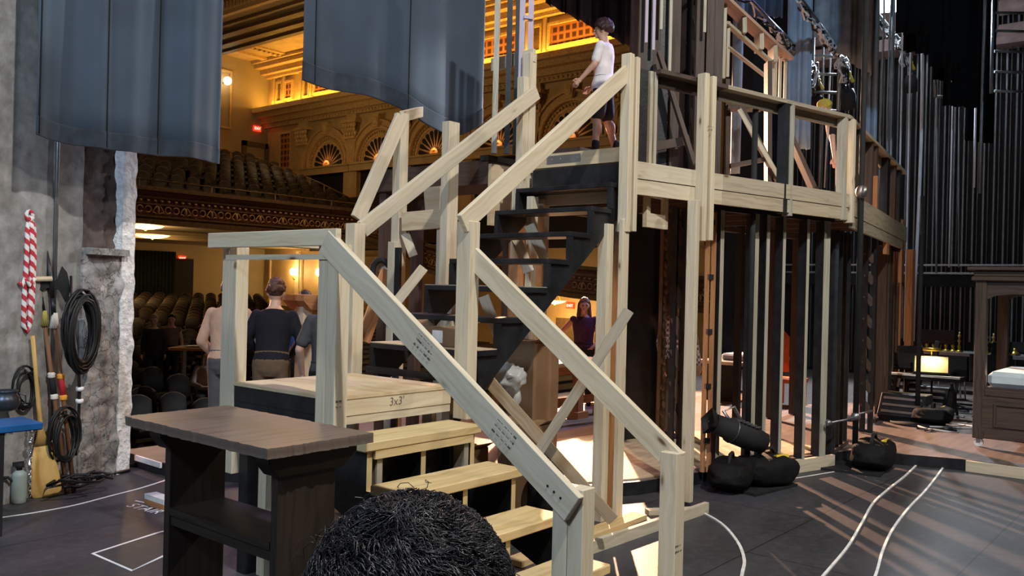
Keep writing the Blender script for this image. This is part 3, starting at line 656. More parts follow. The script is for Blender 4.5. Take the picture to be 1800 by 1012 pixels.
# channel posts (two 2x4 with a recessed one)
def channel(parent, x, y, z0, z1, w=.15, d=.09, ang=0):
    R = Matrix.Rotation(ang, 3, 'Z'); mb = MB(); c = Vector((x, y, (z0+z1)/2)); ex, ey, ez = R @ Vector((1, 0, 0)), R @ Vector((0, 1, 0)), Vector((0, 0, 1))
    mb.frame(c+ex*(-w/2+.03), ez, ex, ey, z1-z0, .06, d); mb.frame(c+ex*(w/2-.025), ez, ex, ey, z1-z0-.02, .05, d*.98); mb.frame(c+ex*.005+ey*.03, ez, ex, ey, z1-z0-.01, .04, d*.5)
    return mb.build('channel_post', pine, parent, bev=.004)
# ---- upper deck
LA = [(3.03, .61), (4.13, .37), (5.78, 0.0), (6.22, -.09)]
LB = [(6.22, -.09), (8.1, .20), (10.9, .66)]
dk = thing('upper_deck', 'high pine framed deck at the top of the black stair', 'platform', (4.5, 1.3, 0))
deck_pine = lumber('dull_pine', (.46, .40, .32), (.34, .28, .21))
dpoly = LA+LB[1:]+[(10.6, 2.8), (6.0, 2.6), (2.99, 2.3), (2.99, .61)]
mb = MB(); mb.prism(dpoly[:-1], (0, 0, 2.87), (1, 0, 0), (0, 1, 0), (0, 0, 1), .03); mb.build('deck_top', plywood, dk)
def along(poly, s):
    for (a, b), (c, d) in zip(poly, poly[1:]):
        l = math.hypot(c-a, d-b)
        if s <= l: return Vector((a+(c-a)*s/l, b+(d-b)*s/l, 0)), Vector(((c-a)/l, (d-b)/l, 0))
        s -= l
    return Vector((c, d, 0)), Vector(((c-a)/l, (d-b)/l, 0))
def band(mbs, poly, z0, z1, t, off=0):
    for (a, b), (c, d) in zip(poly, poly[1:]):
        dr = Vector((c-a, d-b, 0)).normalized(); n = Vector((dr.y, -dr.x, 0))
        mbs.bar(Vector((a, b, (z0+z1)/2))+n*off, Vector((c, d, (z0+z1)/2))+n*off, t, z1-z0)
for z0, z1, off in ((2.76, 2.90, .02), (2.63, 2.755, .012)):
    for (sa, sb) in ((LA[0], LA[1]), (LA[1], LA[2]), (LA[2], LA[3])): mb = MB(); band(mb, [sa, sb], z0, z1, .036, off); mb.build('fascia_board', pine if sa is LA[0] else deck_pine, dk)
    for (sa, sb) in zip(LB, LB[1:]): mb = MB(); band(mb, [sa, sb], z0-.08, z1, .036, off); mb.build('fascia_board', grey_pine, dk)
for k in range(9): mb = MB(); s = .25+k*.75; p, t = along(LA+LB[1:], s); mb.bar(p+Vector((0, .05, 2.80)), Vector((p.x+.1, 2.3, 2.80)), .038, .13); mb.build('joist', set_brown if k else pine, dk)
mb = MB(); mb.box(2.99, 3.03, .65, 1.66, 2.90, 3.02); mb.box(3.03, 4.6, 1.62, 1.66, 2.90, 3.0); mb.build('kick_board', plywood, dk)
mb = MB(); mb.frame(Vector((2.988, 1.28, 2.965)), Vector((0, 1, 0)), Vector((1, 0, 0)), Vector((0, 0, 1)), .36, .004, .07)
for k in range(4):
    mb.cyl((2.984, 1.14+.09*k, 2.965), (2.988, 1.14+.09*k, 2.965), .012, n=8)
part(mb.build('splice_plate', steel, dk), 'grey steel splice plate')
# legs under the deck
mb = MB(); mb.box(2.66, 2.745, .585, .68, .0, 2.36); mb.box(2.75, 2.84, .50, .54, .0, 2.40); mb.build('leg', pine, dk, bev=.003); mb = MB(); mb.box(2.85, 2.94, .58, .66, 0, 2.60); mb.build('leg', grey_pine, dk, bev=.003)
mb = MB(); mb.box(3.58, 3.64, .30, .39, .045, 2.62); mb.box(3.645, 3.68, .32, .39, .045, 2.60); mb.build('leg', pine, dk, bev=.003)
mb = MB(); mb.box(2.86, 2.95, 1.66, 1.75, 0.13, 2.86); mb.build('leg', pine, dk, bev=.003)
channel(dk, 2.85, .53, 2.30, 3.72, .15); channel(dk, 3.83, .36, 2.28, 3.74, .16, .09, -.2)
stamp(dk, (3.78, .315, 3.28), (1, -.2, 0), (0, 0, 1), (-.2, -1, 0), .08, 2, 11)
# little box frame below the deck
mb = MB(); mb.box(3.30, 3.66, .62, .66, 2.38, 2.50); mb.box(3.30, 3.36, .62, .66, 2.50, 2.68); mb.box(3.60, 3.66, .62, .66, 2.50, 2.68); mb.box(3.36, 3.60, .62, .66, 2.64, 2.68); mb.build('hanger_frame', pine, dk)
# sole plates tying the legs on the floor
sp = thing('sole_plate', 'long pine sole plate on the floor beneath the right newel post', 'board', (2.6, .2, 0))
mb = MB(); mb.bar((1.55, .20, .022), (3.56, .13, .022), .04, .13, (0, 0, 1)); mb.build('outer_board', pine, sp); mb = MB(); mb.bar((1.35, .40, .021), (3.0, .44, .021), .14, .038); mb.build('inner_board', tread_m, sp); mb = MB(); mb.bar((3.50, .20, .02), (3.15, .46, .02), .09, .038); mb.build('tie', pine, sp)
# diagonal braces
def board(name, label, p0, p1, w, h, m, cat='board', up=(0, 0, 1)):
    mb = MB(); mb.bar(p0, p1, w, h, up); return tag(mb.build(name, m, bev=.003), label, cat)
def fboard(name, label, p0, p1, t_, w, m, cat='board'):
    d = (p1-p0).normalized(); return board(name, label, p0, p1, t_, w, m, cat, tuple(FW.cross(d).normalized()))
fboard('brace', 'grey brace board leaning up to the right across the other brace', pd(945, 797, 5.72), pd(1106, 545, 5.80), .022, .07, grey_pine)
fboard('brace', 'tan brace board sloping down to the right behind the pine legs', pd(852, 662, 5.95), pd(1078, 914, 6.0), .022, .085, lumber('tan_board', (.40, .31, .21), (.30, .22, .14)))
# far escape rail and its posts beyond the stair
fs = thing('far_stair_rail', 'pine rail and posts standing behind the black stair', 'railing', tuple(pd(707, 640, 8.2).xy)+(0,))
def pbar(parent, name, a, b, w, h, m=pine, up=(0, 0, 1)): mb = MB(); mb.bar(a, b, w, h, up); return mb.build(name, m, parent, bev=.003)
d0 = 8.0
a = pd(706, 200, d0); b_ = pd(706, 640, d0); b_ = Vector((a.x, a.y, 0.12)); pbar(fs, 'post', a, b_, .10, .10)
e = pd(706, 205, d0-.05); pbar(fs, 'handrail', e, pd(628, 385, 7.6), .04, .13); pbar(fs, 'top_rail', e, pd(742, 196, d0+.6), .04, .10)
a = pd(793, 215, 7.6); pbar(fs, 'post', a, Vector((a.x, a.y, .12)), .13, .09); a = pd(780, 400, 7.75); pbar(fs, 'post', a, Vector((a.x, a.y, .12)), .09, .09)
pbar(fs, 'cross_board', pd(708, 390, 7.9), pd(778, 384, 7.7), .04, .17, plywood); a = pd(692, 425, 7.95); pbar(fs, 'post', a, Vector((a.x, a.y, .12)), .06, .09); 
a = pd(699, 435, 7.9); pbar(fs, 'post', a, Vector((a.x, a.y, .12)), .03, .09, black_paint); pbar(fs, 'gusset', pd(712, 410, 7.92), pd(727, 450, 7.92), .02, .08)
pbar(fs, 'brace', pd(682, 475, 8.1), pd(638, 600, 8.0), .04, .13, orange_wood); pbar(fs, 'cap', pd(660, 468, 8.15), pd(690, 470, 8.1), .05, .09)
for (u0, v0, u1, v1, d) in ((930, 395, 958, 455, 7.3), (905, 412, 930, 478, 7.3), (690, 540, 745, 470, 7.8), (850, 520, 880, 600, 7.2)): pbar(fs, 'strut', pd(u0, v0, d), pd(u1, v1, d), .03, .09)
a = pd(795, 500, 7.2); pbar(fs, 'post', a, Vector((a.x, a.y, .12)), .09, .09)
for u, d, m in ((935, 7.5, pine), (955, 7.7, plywood), (905, 8, orange_wood), (924, 8.3, orange_wood)):
    a = pd(u, 400, d); pbar(fs, 'post', Vector((a.x, a.y, 2.62)), Vector((a.x, a.y, .13)), .09, .06, m)
# box platform beside the stair top
bp_ = thing('box_platform', 'brown and plywood box platform below the tall pale studs', 'platform', (3.1, 2.3, 2.3)); c0 = Vector((2.86, 2.04, 0))
mb = MB(); mb.prism([(c0.x, c0.y), (3.5, 2.04), (3.5, 3.6), (c0.x, 3.6)], (0, 0, 2.78), (1, 0, 0), (0, 1, 0), (0, 0, 1), .22); mb.mi[-1] = 1; mb.build('body', [set_brown, set_brown], bp_)
mb = MB(); mb.box(c0.x+.004, 3.5, 2.0, 2.037, 2.40, 2.96); mb.build('face_panel', plywood, bp_); mb = MB(); mb.bar(pd(745, 335, 8.1), pd(802, 327, 8.0), .03, .001); p0 = pd(747, 360, 8.05); p1 = pd(803, 355, 8.0); mb = MB(); mb.bar(p0, p1, .02, .32); mb.build('face_panel', plywood, bp_)
mb = MB(); mb.box(2.84, 3.9, 2.02, 2.12, 2.99, 3.04); mb.build('sole_plate', black_paint, bp_)
for (x, y) in ((2.95, 3.5), (3.3, 2.12), (3.4, 3.5)): mb = MB(); mb.box(x-.05, x+.05, y-.05, y+.05, .12, 2.79); mb.build('leg', set_brown, bp_)
# raised back platform the man stands on
bk = thing('back_platform', 'dark raised platform behind the top of the stair where a man stands', 'platform', (6.2, 3.1, 0))
mb = MB(); mb.box(5.3, 6.9, 2.75, 3.7, 3.40, 3.52); mb.build('top', set_brown, bk)
for x, y in ((6.8, 2.85), (6.75, 3.08), (5.4, 3.62), (5.4, 3.42)):
    mb = MB(); mb.box(x-.05, x+.05, y-.05, y+.05, .12, 3.4); mb.build('leg', set_brown, bk)
# ================================================================== DRAPES
velour = mat('blue_black_velour', (.030, .050, .080), .75, var=.3, scale=1.2, sheen=.5)
velour_hem = mat('velour_hem', (.013, .021, .033), .8, var=.4, scale=10, sheen=.5)
seam_m = mat('seam_thread', (.004, .004, .005), .9, var=0)
duv = mat('black_duvetyne', (.0025, .0025, .003), .95, var=.3, spec=.1)
blue_drape = mat('blue_lit_drape', (.22, .28, .34), .8, var=.3, scale=2, sheen=.3)  # blue light on the drapes is put into the cloth colour
def drape(name, label, P, D, w, zb, z1, nf, amp, m, hem=None, seams=(), seed=0, group=None, th=.008, fade=.25):
    # P left top plan point, D unit plan direction, zb(s) bottom height
    P = V3(P); D = V3(D).normalized(); n = Vector((D.y, -D.x, 0)); K = max(24, int(w*40)); J = 22; rnd = random.Random(seed)
    ph = [rnd.uniform(0, 6.3) for _ in range(6)]
    def off(s, z):
        t = s/w; q = 0
        for i, f in enumerate((1, 1.63, 2.71)): q += amp/(i+1)*math.sin(2*math.pi*nf*f*t+ph[i]+.5*math.sin(z*.5+ph[i+3]))
        return q
    t = thing(name, label, 'curtain', tuple(P+D*(w/2)+Vector((0, 0, zb(w/2)))), 0, group)
    def sheet(mb, z0f, z1f, o, tt):
        rows = []
        for j in range(J+1):
            row = []
            for i in range(K+1):
                s = w*i/K; a, b = z0f(s), z1f(s); z = a+(b-a)*j/J; row.append(P+D*s+n*(off(s, z)+o)+Vector((0, 0, z)))
            rows.append(row)
        vs = [q for r in rows for q in r]+[q-n*tt for r in rows for q in r]; W_ = K+1; H = (J+1)*W_; fs = []
        for j in range(J):
            for i in range(K): a = j*W_+i; fs.append((a, a+1, a+1+W_, a+W_)); fs.append((H+a, H+a+W_, H+a+1+W_, H+a+1))
        for i in range(K): fs.append((i, H+i, H+i+1, i+1)); a = J*W_+i; fs.append((a, a+1, H+a+1, H+a))
        for j in range(J):
            a = j*W_; fs.append((a, a+W_, H+a+W_, H+a)); a = j*W_+K; fs.append((a, H+a, H+a+W_, a+W_))
        mb.add(vs, fs, None, 0, True)
    mb = MB(); sheet(mb, zb, lambda s: z1, 0, th); mb.build('cloth', m, t)
    if hem: mb = MB(); sheet(mb, lambda s: zb(s)-.012, lambda s: zb(s)+hem, .006, th+.012); mb.build('hem', velour_hem, t)
    for s in seams:
        mb = MB(); mb.tube([P+D*s+n*(off(s, z)+.004)+Vector((0, 0, z)) for z in [zb(s)+(z1-zb(s))*k/20 for k in range(21)]], .006, 5); mb.build('seam', seam_m, t)
    return t
def drape_pts(name, label, A, B, zb, z1, nf, amp, m, **k):
    A = Vector((A[0], A[1], 0)); B = Vector((B[0], B[1], 0)); return drape(name, label, A, B-A, (B-A).length, zb, z1, nf, amp, m, **k)
drape_pts('stage_curtain', 'wide blue-black velour curtain hanging over the concrete wall', (-.35, 3.86), (1.40, 4.05), lambda s: 2.92-.02*math.sin(s*3), 9.5, 2.4, .045, velour, hem=.13, seams=(.02, .60, 1.12), seed=4)
drape_pts('stage_curtain', 'blue-black velour border curtain with drooping hem in front of the arches', (1.36, 2.82), (3.86, 3.05), lambda s: 3.54-.05*max(0, s-.5)+.055*math.sin((s-.35)*3.2)*min(1, s*.9)+max(0, s-2.25)*.5, 9.5, 1.7, .035, velour, hem=.15, seams=(.14, 1.30), seed=11)
# ================================================================== STUD WALLS
def ixl(u, v, A, B):
    D = ray(u, v); d = Vector((D.x, D.y)); A2 = Vector(A[:2]); E2 = Vector(B[:2])-A2; c2 = Vector((CAM.x, CAM.y))-A2
    den = E2.x*d.y-E2.y*d.x; s = (c2.x*d.y-c2.y*d.x)/den; p = A2+E2*s; return Vector((p.x, p.y, 0)), E2.normalized()
def stud(parent, u, v, A, B, z0, z1, w=.038, d=.089, m=None, name='stud', edge=None):
    p, t = ixl(u, v, A, B); n = Vector((-t.y, t.x, 0)); t3 = Vector((t.x, t.y, 0)); mb = MB()
    mb.frame(p+t3*(w/2)+n*(d/2)+Vector((0, 0, (z0+z1)/2)), Vector((0, 0, 1)), t3, n, z1-z0, w, d)
    if edge: mb.mi[2] = mb.mi[3] = mb.mi[4] = mb.mi[5] = 0; mb.frame(p+t3*(w/2)-n*.002+Vector((0, 0, (z0+z1)/2)), Vector((0, 0, 1)), t3, n, z1-z0, w*.94, .004, 1)
    return mb.build(name, [m or black_paint, edge or pine], parent, bev=0)
SA, SB = (4.2, .62), (6.26, .05)
raw = lumber('raw_edge', (.44, .42, .36), (.30, .28, .23), kn=.1)
sw = thing('stud_wall', 'front wall of black studs with raw pale edges under the upper deck', 'stud wall', (5.3, .35, 0))
for u, w, e in ((1262, .05, 1), (1321, .075, 1), (1343, .05, 1), (1372, .045, 1), (1414, .045, 1), (1444, .11, 1)): stud(sw, u, 600, SA, SB, .14, 2.62, w, .10, black_paint, 'stud', raw)
mb = MB(); mb.bar((5.13, .37, .07), (6.30, .045, .07), .04, .135); mb.build('base_plate', pine, sw); mb = MB(); mb.bar((4.2, .66, 2.66), (6.26, .1, 2.66), .04, .09); mb.build('top_plate', black_paint, sw)
SC_, SD = (6.32, .06), (9.4, .52)
sw2 = thing('stud_wall', 'receding row of dark studs beyond the tall black pipe with the wall-end doorway', 'stud wall', (7.6, .25, .0))
for u in (1471, 1478, 1485, 1492): stud(sw2, u, 600, SC_, SD, .12, 2.55, .03, .10, black_paint, 'stud')
for u, w, m in ((1556, .10, set_brown), (1561, .08, set_brown), (1567, .10, black_paint), (1571, .12, set_brown), (1577, .10, set_brown), (1582, .08, orange_wood)): stud(sw2, u, 600, SC_, (10.9, .74), .12, 2.6, w, .12, m, 'stud')
mb = MB(); mb.bar((6.4, .12, .145), (7.2, .24, .145), .10, .05); mb.bar((9.2, .55, .145), (10.9, .78, .145), .10, .05); mb.build('base_plate', set_brown, sw2)
# rear framing seen between the front studs
si = thing('stud_wall', 'inner wall of black and brown studs glimpsed behind the front studs', 'stud wall', (6, 2, .12))
IA, IB = (4.6, 2.2), (9.2, 1.55)
for u, w, m in ((1100, .60, black_paint), (1146, .10, black_paint), (1168, .18, set_brown), (1198, .13, black_paint), (1258, .14, black_paint), (1300, .06, black_paint), (1357, .08, set_brown), (1399, .06, set_brown), (1404, .07, black_paint), (1520, .08, set_brown), (1541, .07, black_paint)): stud(si, u, 600, IA, IB, .13, 2.72, w, .09, m)  # broad leftmost stud is widened to block the front of house beam
mb = MB(); mb.bar((4.6, 2.25, 2.66), (9.2, 1.6, 2.66), .09, .06); mb.build('top_plate', set_brown, si)
# orange lit ladders and a sawtooth carriage
def ladder(name, label, u0, u1, vb, d, z1, m, mr, nr, z0=.13, cat='ladder', vt=None):
    a = pd(u0, 600, d); b = pd(u1, 600, d); t = thing(name, label, cat, (a.x, a.y, z0))
    for q in (a, b): mb = MB(); mb.box(q.x-.012, q.x+.012, q.y-.02, q.y+.02, z0, z1); mb.build('upright', m, t)
    for k in range(nr): z = z0+.3+k*(z1-z0-.4)/(nr-1); mb = MB(); mb.bar((a.x, a.y, z), (b.x, b.y, z), .04, .05); mb.build('rung', mr, t)
    return t
ladder('step_ladder', 'orange lit wooden ladder with black rungs right of the tall pine leg', 1240, 1251, 0, 8.3, 2.6, orange_wood, black_paint, 5)
def slats(name, label, u0, u1, d, z0, z1, n, m, drop=.22):
    a = pd(u0, 600, d); b = pd(u1, 600, d); t = thing(name, label, 'frame', (a.x, a.y, z0))
    for q in (a, b): mb = MB(); mb.box(q.x-.02, q.x+.02, q.y-.03, q.y+.03, z0, z1); mb.build('upright', black_paint, t)
    for k in range(n): z = z0+.25+k*(z1-z0-.3)/n; mb = MB(); mb.bar((a.x, a.y, z+drop), (b.x, b.y, z), .03, .085); mb.build('slat', m, t)
    return t
slats('slatted_frame', 'narrow frame of slanting dark slats seen left of the tall pine leg', 1183, 1199, 9.0, .13, 2.7, 7, set_brown)
slats('slatted_frame', 'narrow frame of slanting brown slats standing inside the far doorway', 1519, 1533, 11.0, .13, 2.6, 8, set_brown, .12)
slats('slatted_frame', 'frame of slanting brown slats rising high above the guard rail', 1199, 1226, 9.6, 2.91, 6.6, 9, set_brown, .30)
# gilded carved strip
a = pd(1163, 600, 9.4); t = thing('carved_strip', 'gilded carved ornament strip hanging behind the inner studs', 'ornament', (a.x, a.y, .13)); mb = MB(); mb.box(a.x-.045, a.x+.045, a.y-.02, a.y+.02, .13, 4.6); mb.build('backing', gold_dk, t); mb = MB()
for k in range(46): mb.ball((a.x+.015*math.sin(k*1.9), a.y-.03, .25+k*.094), .030+.012*math.sin(k*2.3), .02, .045, n=7, m=5)
mb.build('relief', gold_dk, t)
# ================================================================== DECK GUARD RAIL
gr = thing('guard_rail', 'brown painted guard rail running along the front edge of the upper deck', 'railing', (5, .2, 2.9))
def g(x, y, z): return Vector((x, y, z))
RA = [g(3.36, .61, 3.70), g(4.20, .40, 3.70), g(5.05, .20, 3.70), g(6.10, -.05, 3.70)]
for a, b in zip(RA, RA[1:]): mb = MB(); mb.bar(a, b, .14, .036); mb.bar(a-g(0, 0, .06)+g(.0, .05, 0), b-g(0, 0, .06)+g(0, .05, 0), .036, .085); mb.build('top_rail', set_brown if a.x < 4 else grey_pine, gr)
RB = [g(6.10, -.05, 3.70), g(8.0, .24, 3.70), g(10.7, .66, 3.70)]
for a, b in zip(RB, RB[1:]): mb = MB(); mb.bar(a, b, .14, .036); mb.bar(a-g(0, 0, .08)+g(0, .05, 0), b-g(0, 0, .08)+g(0, .05, 0), .036, .12); mb.build('top_rail', grey_pine, gr)
for x, y, z0, w, m in ((5.02, .17, 2.62, .08, black_paint), (5.12, .15, 2.60, .05, raw), (6.0, -.06, 2.62, .07, raw), (6.13, -.10, 2.60, .07, pine)): mb = MB(); mb.box(x, x+w, y-.045, y+.045, z0, 3.68); mb.build('post', m, gr, bev=.002)
for u, w, m in ((1118, .13, black_paint), (1141, .035, raw), (1149, .035, raw)): stud(gr, u, 250, (3.03, .67), (4.13, .43), 2.9, 3.70, w, .04, m, 'post')
LBa, LBb = (6.2, -.10), (10.7, .62)
for u, w, z0, m in ((1511, .10, 2.72, black_paint), (1533, .08, 2.7, set_brown), (1540, .12, 2.62, set_brown), (1560, .25, 2.52, black_paint), (1574, .12, 2.60, set_brown), (1582, .22, 2.5, black_paint)): stud(gr, u, 320, LBa, LBb, z0, 3.68, w, .09, m, 'post')
for u, w, z0, z1 in ((1513, .09, 2.55, 2.85), (1541, .08, 2.66, 3.30), (1561, .22, 2.40, 2.62), (1588, .25, 2.05, 2.98)): stud(gr, u, 360, (6.2, -.13), (10.7, .59), z0, z1, w, .05, orange_wood if u > 1530 else raw, 'raw_block')
mb = MB(); p = pd(1600, 500, 13.9); mb.box(p.x-.08, p.x+.08, p.y-.05, p.y+.05, .13, 2.6); tag(mb.build('timber_post', orange_wood), 'orange lit timber post at the far end of the set by the orchestra', 'post')
# ================================================================== UPPER FRAMES on the deck
uw = thing('timber_scenery', 'tall dark brown timber frame rising behind the guard rail between the raw posts', 'frame', (5.2, 1.9, 2.9))
def vbar(parent, u, v0, v1, d, w=.06, dd=.09, m=None, name='upright', z0=None):
    a, b = pd(u, v0, d), pd(u, v1, d); b.x, b.y = a.x, a.y
    if z0 is not None: b.z = z0
    mb = MB(); mb.bar(b, a, dd, w, (FW.x, FW.y, 0)); return mb.build(name, m or set_brown, parent)
for u, v0, w, m in ((1133, -60, .07, set_brown), (1146, -60, .05, black_paint), (1159, -60, .06, set_brown), (1171, -60, .07, black_paint), (1191, -60, .08, set_brown), (1233, -60, .10, set_brown), (1252, -60, .05, set_brown), (1259, -60, .045, black_paint), (1266, -60, .06, set_brown)): vbar(uw, u, v0, 300, 9.3, w, .09, m, 'upright', 2.9)
lil = mat('pale_lilac_wood', (.42, .36, .46), .6, var=.1)  # pale lilac tone for some raw edges and studs
for u, v1 in ((1139, 75), (1152, 88), (1164.5, 52), (1181.5, 128), (1241, 57)): vbar(uw, u, -60, v1, 9.15, .022, .03, raw if u > 1160 else lil, 'raw_edge')
mb = MB(); mb.bar(pd(1158, 92, 9.1), pd(1222, 295, 8.9), .04, .10, tuple(-FW)); mb.build('brace', set_brown, uw); mb = MB(); mb.bar(pd(1150, 258, 9.1), pd(1212, 246, 9.1), .04, .09, (0, 0, 1)); mb.build('cross_rail', set_brown, uw)
af = thing('a_frame', 'brown painted A-shaped frame behind the guard rail, centre of three bays', 'frame', tuple(pd(1330, 320, 10).xy)+(2.9,))
def sl(parent, u0, v0, u1, v1, d, w, m=None, name='leg', d1=None): mb = MB(); mb.bar(pd(u0, v0, d), pd(u1, v1, d1 or d), .05, w, tuple(FW)); return mb.build(name, m or set_brown, parent)
sl(af, 1294, 175, 1372, 325, 9.8, .11); sl(af, 1276, 190, 1340, 190, 9.85, .20, None, 'plate'); sl(af, 1283, 292, 1345, 280, 9.85, .09, None, 'cross_rail'); sl(af, 1278, 140, 1278, 330, 9.9, .09, None, 'upright'); sl(af, 1350, 110, 1350, 335, 9.9, .15, None, 'upright'); sl(af, 1375, 190, 1375, 335, 9.95, .06, None, 'upright'); sl(af, 1299, 192, 1367, 308, 9.75, .015, raw, 'raw_edge')
af2 = thing('a_frame', 'brown painted A-shaped frame behind the guard rail, right of the black baluster', 'frame', tuple(pd(1410, 330, 10.5).xy)+(2.9,))
sl(af2, 1383, 228, 1432, 338, 10.4, .17); sl(af2, 1388, 205, 1390, 235, 10.4, .07, orange_wood, 'block'); sl(af2, 1386, 338, 1432, 338, 10.4, .07, None, 'foot')
pf = thing('parapet_frame', 'pale pink lit open parapet frame standing high above the deck', 'frame', tuple(pd(1330, 100, 10.5).xy)+(4.2,))
pink = lumber('pink_lit_wood', (.50, .36, .32), (.38, .26, .22), kn=.2)  # pink light on the frame is mixed into the wood colour
def pp(u, v): return pd(u, v, 9.9+(u-1275)*.012)
def pbar2(u0, v0, u1, v1, w, d, m, name): mb = MB(); mb.bar(pp(u0, v0), pp(u1, v1), d, w, (0, 0, 1)); return mb.build(name, m, pf)
pbar2(1264, -6, 1384, 104, .04, .17, pink, 'top_rail'); pbar2(1276, 40, 1358, 112, .035, .06, raw, 'middle_rail'); pbar2(1280, 83, 1348, 136, .02, .05, raw, 'thin_rail')
for u, v0, v1, w in ((1275, 6, 138, .035), (1281, 38, 135, .02), (1359, 85, 180, .03), (1364, 96, 184, .02), (1372, 100, 186, .03), (1381, 104, 192, .03)):
    a, b = pp(u, v0), pp(u, v1); b.x, b.y = a.x, a.y; mb = MB(); mb.bar(a, b, .035, w, tuple(FW)); mb.build('upright', raw, pf)
for u, v0, v1 in ((1304, 30, 62), (1334, 58, 90), (1358, 82, 112)): mb = MB(); mb.bar(pp(u, v0), pp(u+.5, v1), .25, .05, tuple(RT)); mb.build('divider', raw, pf)
# tall pale stud frame by the curtain
ps = thing('stud_frame', 'tall frame of pale and black studs beside the hanging curtain edge', 'frame', (3.4, 2.1, 3.04))
for u, m, w in ((877, raw, .08), (899, black_paint, .035), (914, black_paint, .03), (921, lil, .045), (936, lil, .03)): vbar(ps, u, -80, 270, 7.95, w, .05, m, 'stud', 3.05)
for v in (30, 122, 222): mb = MB(); mb.bar(pd(921, v, 7.93), pd(937, v+2, 7.93), .04, .03); mb.build('rung', lil, ps)
# ================================================================== BOOMS, ELECTRICS
PIPE = []
def boom(name, label, u, vb, r, z1, d=None):
    p = pz(u, vb, 0 if d is None else .12); t = thing(name, label, 'pipe', tuple(p)); mb = MB(); mb.cyl(p, p+Vector((0, 0, z1)), r, n=14); t2 = mb.build('pipe', black_matte, t); PIPE.append(t2)
    return t, p
t, p = boom('boom_pipe', 'tall black boom pipe with a white band in front of the stud wall', 1312, 852, .028, 3.62); mb = MB(); mb.cyl(p+Vector((0, 0, 2.86)), p+Vector((0, 0, 2.9)), .030, n=14); part(mb.build('band', white_tape, PIPE[-1]), 'white tape band')
mb = MB(); mb.frame(p+Vector((0, -.02, .012)), Vector((1, -.15, 0)).normalized(), Vector((.15, 1, 0)).normalized(), Vector((0, 0, 1)), .72, .62, .024); mb.build('base', black_matte, t); P1 = p
mb = MB(); mb.tube([p+Vector((0, 0, 3.6)), p+Vector((.0, 0, 3.75)), p+Vector((-.06, 0, 3.72)), p+Vector((-.05, 0, 3.6))], .02, 6); mb.build('hook', steel, t)
t, p = boom('boom_pipe', 'taller black boom pipe at the corner of the deck reaching past the rail', 1502, 822, .03, 5.4); mb = MB(); mb.frame(p+Vector((0, -.02, .012)), Vector((1, .12, 0)).normalized(), Vector((-.12, 1, 0)).normalized(), Vector((0, 0, 1)), .70, .60, .024); mb.build('base', black_matte, t); P2 = p
mb = MB(); mb.tube([p+Vector((0, 0, .55)), p+Vector((-.16, .06, .52)), p+Vector((-.34, .15, .50))], .014, 8); mb.ball(p+Vector((-.36, .16, .50)), .035); mb.ball(p+Vector((0, 0, .55)), .05); mb.tube([p+Vector((0, 0, .57)), p+Vector((.25, -.1, .60))], .012, 8); mb.build('side_arm', steel, t)
mb = MB(); mb.ball(p+Vector((0, 0, 2.95)), .06, .06, .08); mb.cyl(p+Vector((-.05, -.05, 2.9)), p+Vector((-.05, -.05, 3.0)), .025); mb.build('clamp', steel, t)
t, p = boom('boom_pipe', 'black boom pipe beside the lit music desk in the orchestra', 1612, 745, .03, 3.1, 1); mb = MB(); mb.lathe([(.35, 0), (.35, .03), (.1, .05), (.05, .12)], p); mb.build('base', black_matte, t); P3 = p
# sandbags
bag_m = mat('black_sandbag', (.006, .006, .007), .75, var=.4, bump=.9, bscale=9, spec=.2); yellow = mat('yellow_tag', (.75, .55, .04), .5, var=.05)
def sandbag(c, L, w, h, ang, label, tagl=True, z=0):
    c = V3(c); R = Matrix.Rotation(ang, 3, 'Z'); t = thing('sandbag', label, 'sandbag', tuple(c))
    def fn(d, q): 
        k = 1+.08*noise.noise(Vector((d.x*2.3, d.y*2.3, d.z*3+ang))); s = lambda a: math.copysign(abs(a)**.6, a)
        return Vector((s(d.x)*L/2, s(d.y)*w/2*(1-.25*d.x*d.x), s(d.z)*h/2*(1-.35*abs(d.x)**2)+(.0 if d.z < 0 else .02*math.sin(d.x*9)))) *k
    mb = MB(); mb.ball(c+Vector((0, 0, h*.5)), 1, n=28, m=18, fn=fn, R=R); mb.build('bag', bag_m, t)
    mb = MB(); mb.tube([c+R @ Vector((-L*.2, 0, h*.9)), c+R @ Vector((-L*.08, 0, h*1.25)), c+R @ Vector((L*.08, 0, h*1.25)), c+R @ Vector((L*.2, 0, h*.9))], .018, 6); mb.build('strap', black_matte, t)
    if tagl: mb = MB(); mb.frame(c+R @ Vector((L*.14, -w*.22, h*1.0)), R @ Vector((1, 0, 0)), R @ Vector((0, .9, -.3)).normalized(), R @ Vector((0, .3, .9)).normalized(), L*.22, .045, .03); part(mb.build('tag', yellow, t), 'yellow tag')
    return t
sandbag(P1+Vector((.10, -.16, .026)), .66, .40, .27, -.45, 'black sandbag with yellow tag saddled on the base of the banded boom pipe'); sandbag(P1+Vector((-.30, .02, .026)), .62, .40, .25, .25, 'plain black sandbag left of the tagged one at the banded boom pipe', False)
sandbag(P2+Vector((.05, -.18, .026)), .66, .42, .28, .1, 'black sandbag with yellow tag on the base of the corner boom pipe'); sandbag(P3+Vector((.0, -.2, .05)), .6, .5, .2, .1, 'black sandbag on the boom base near the orchestra')
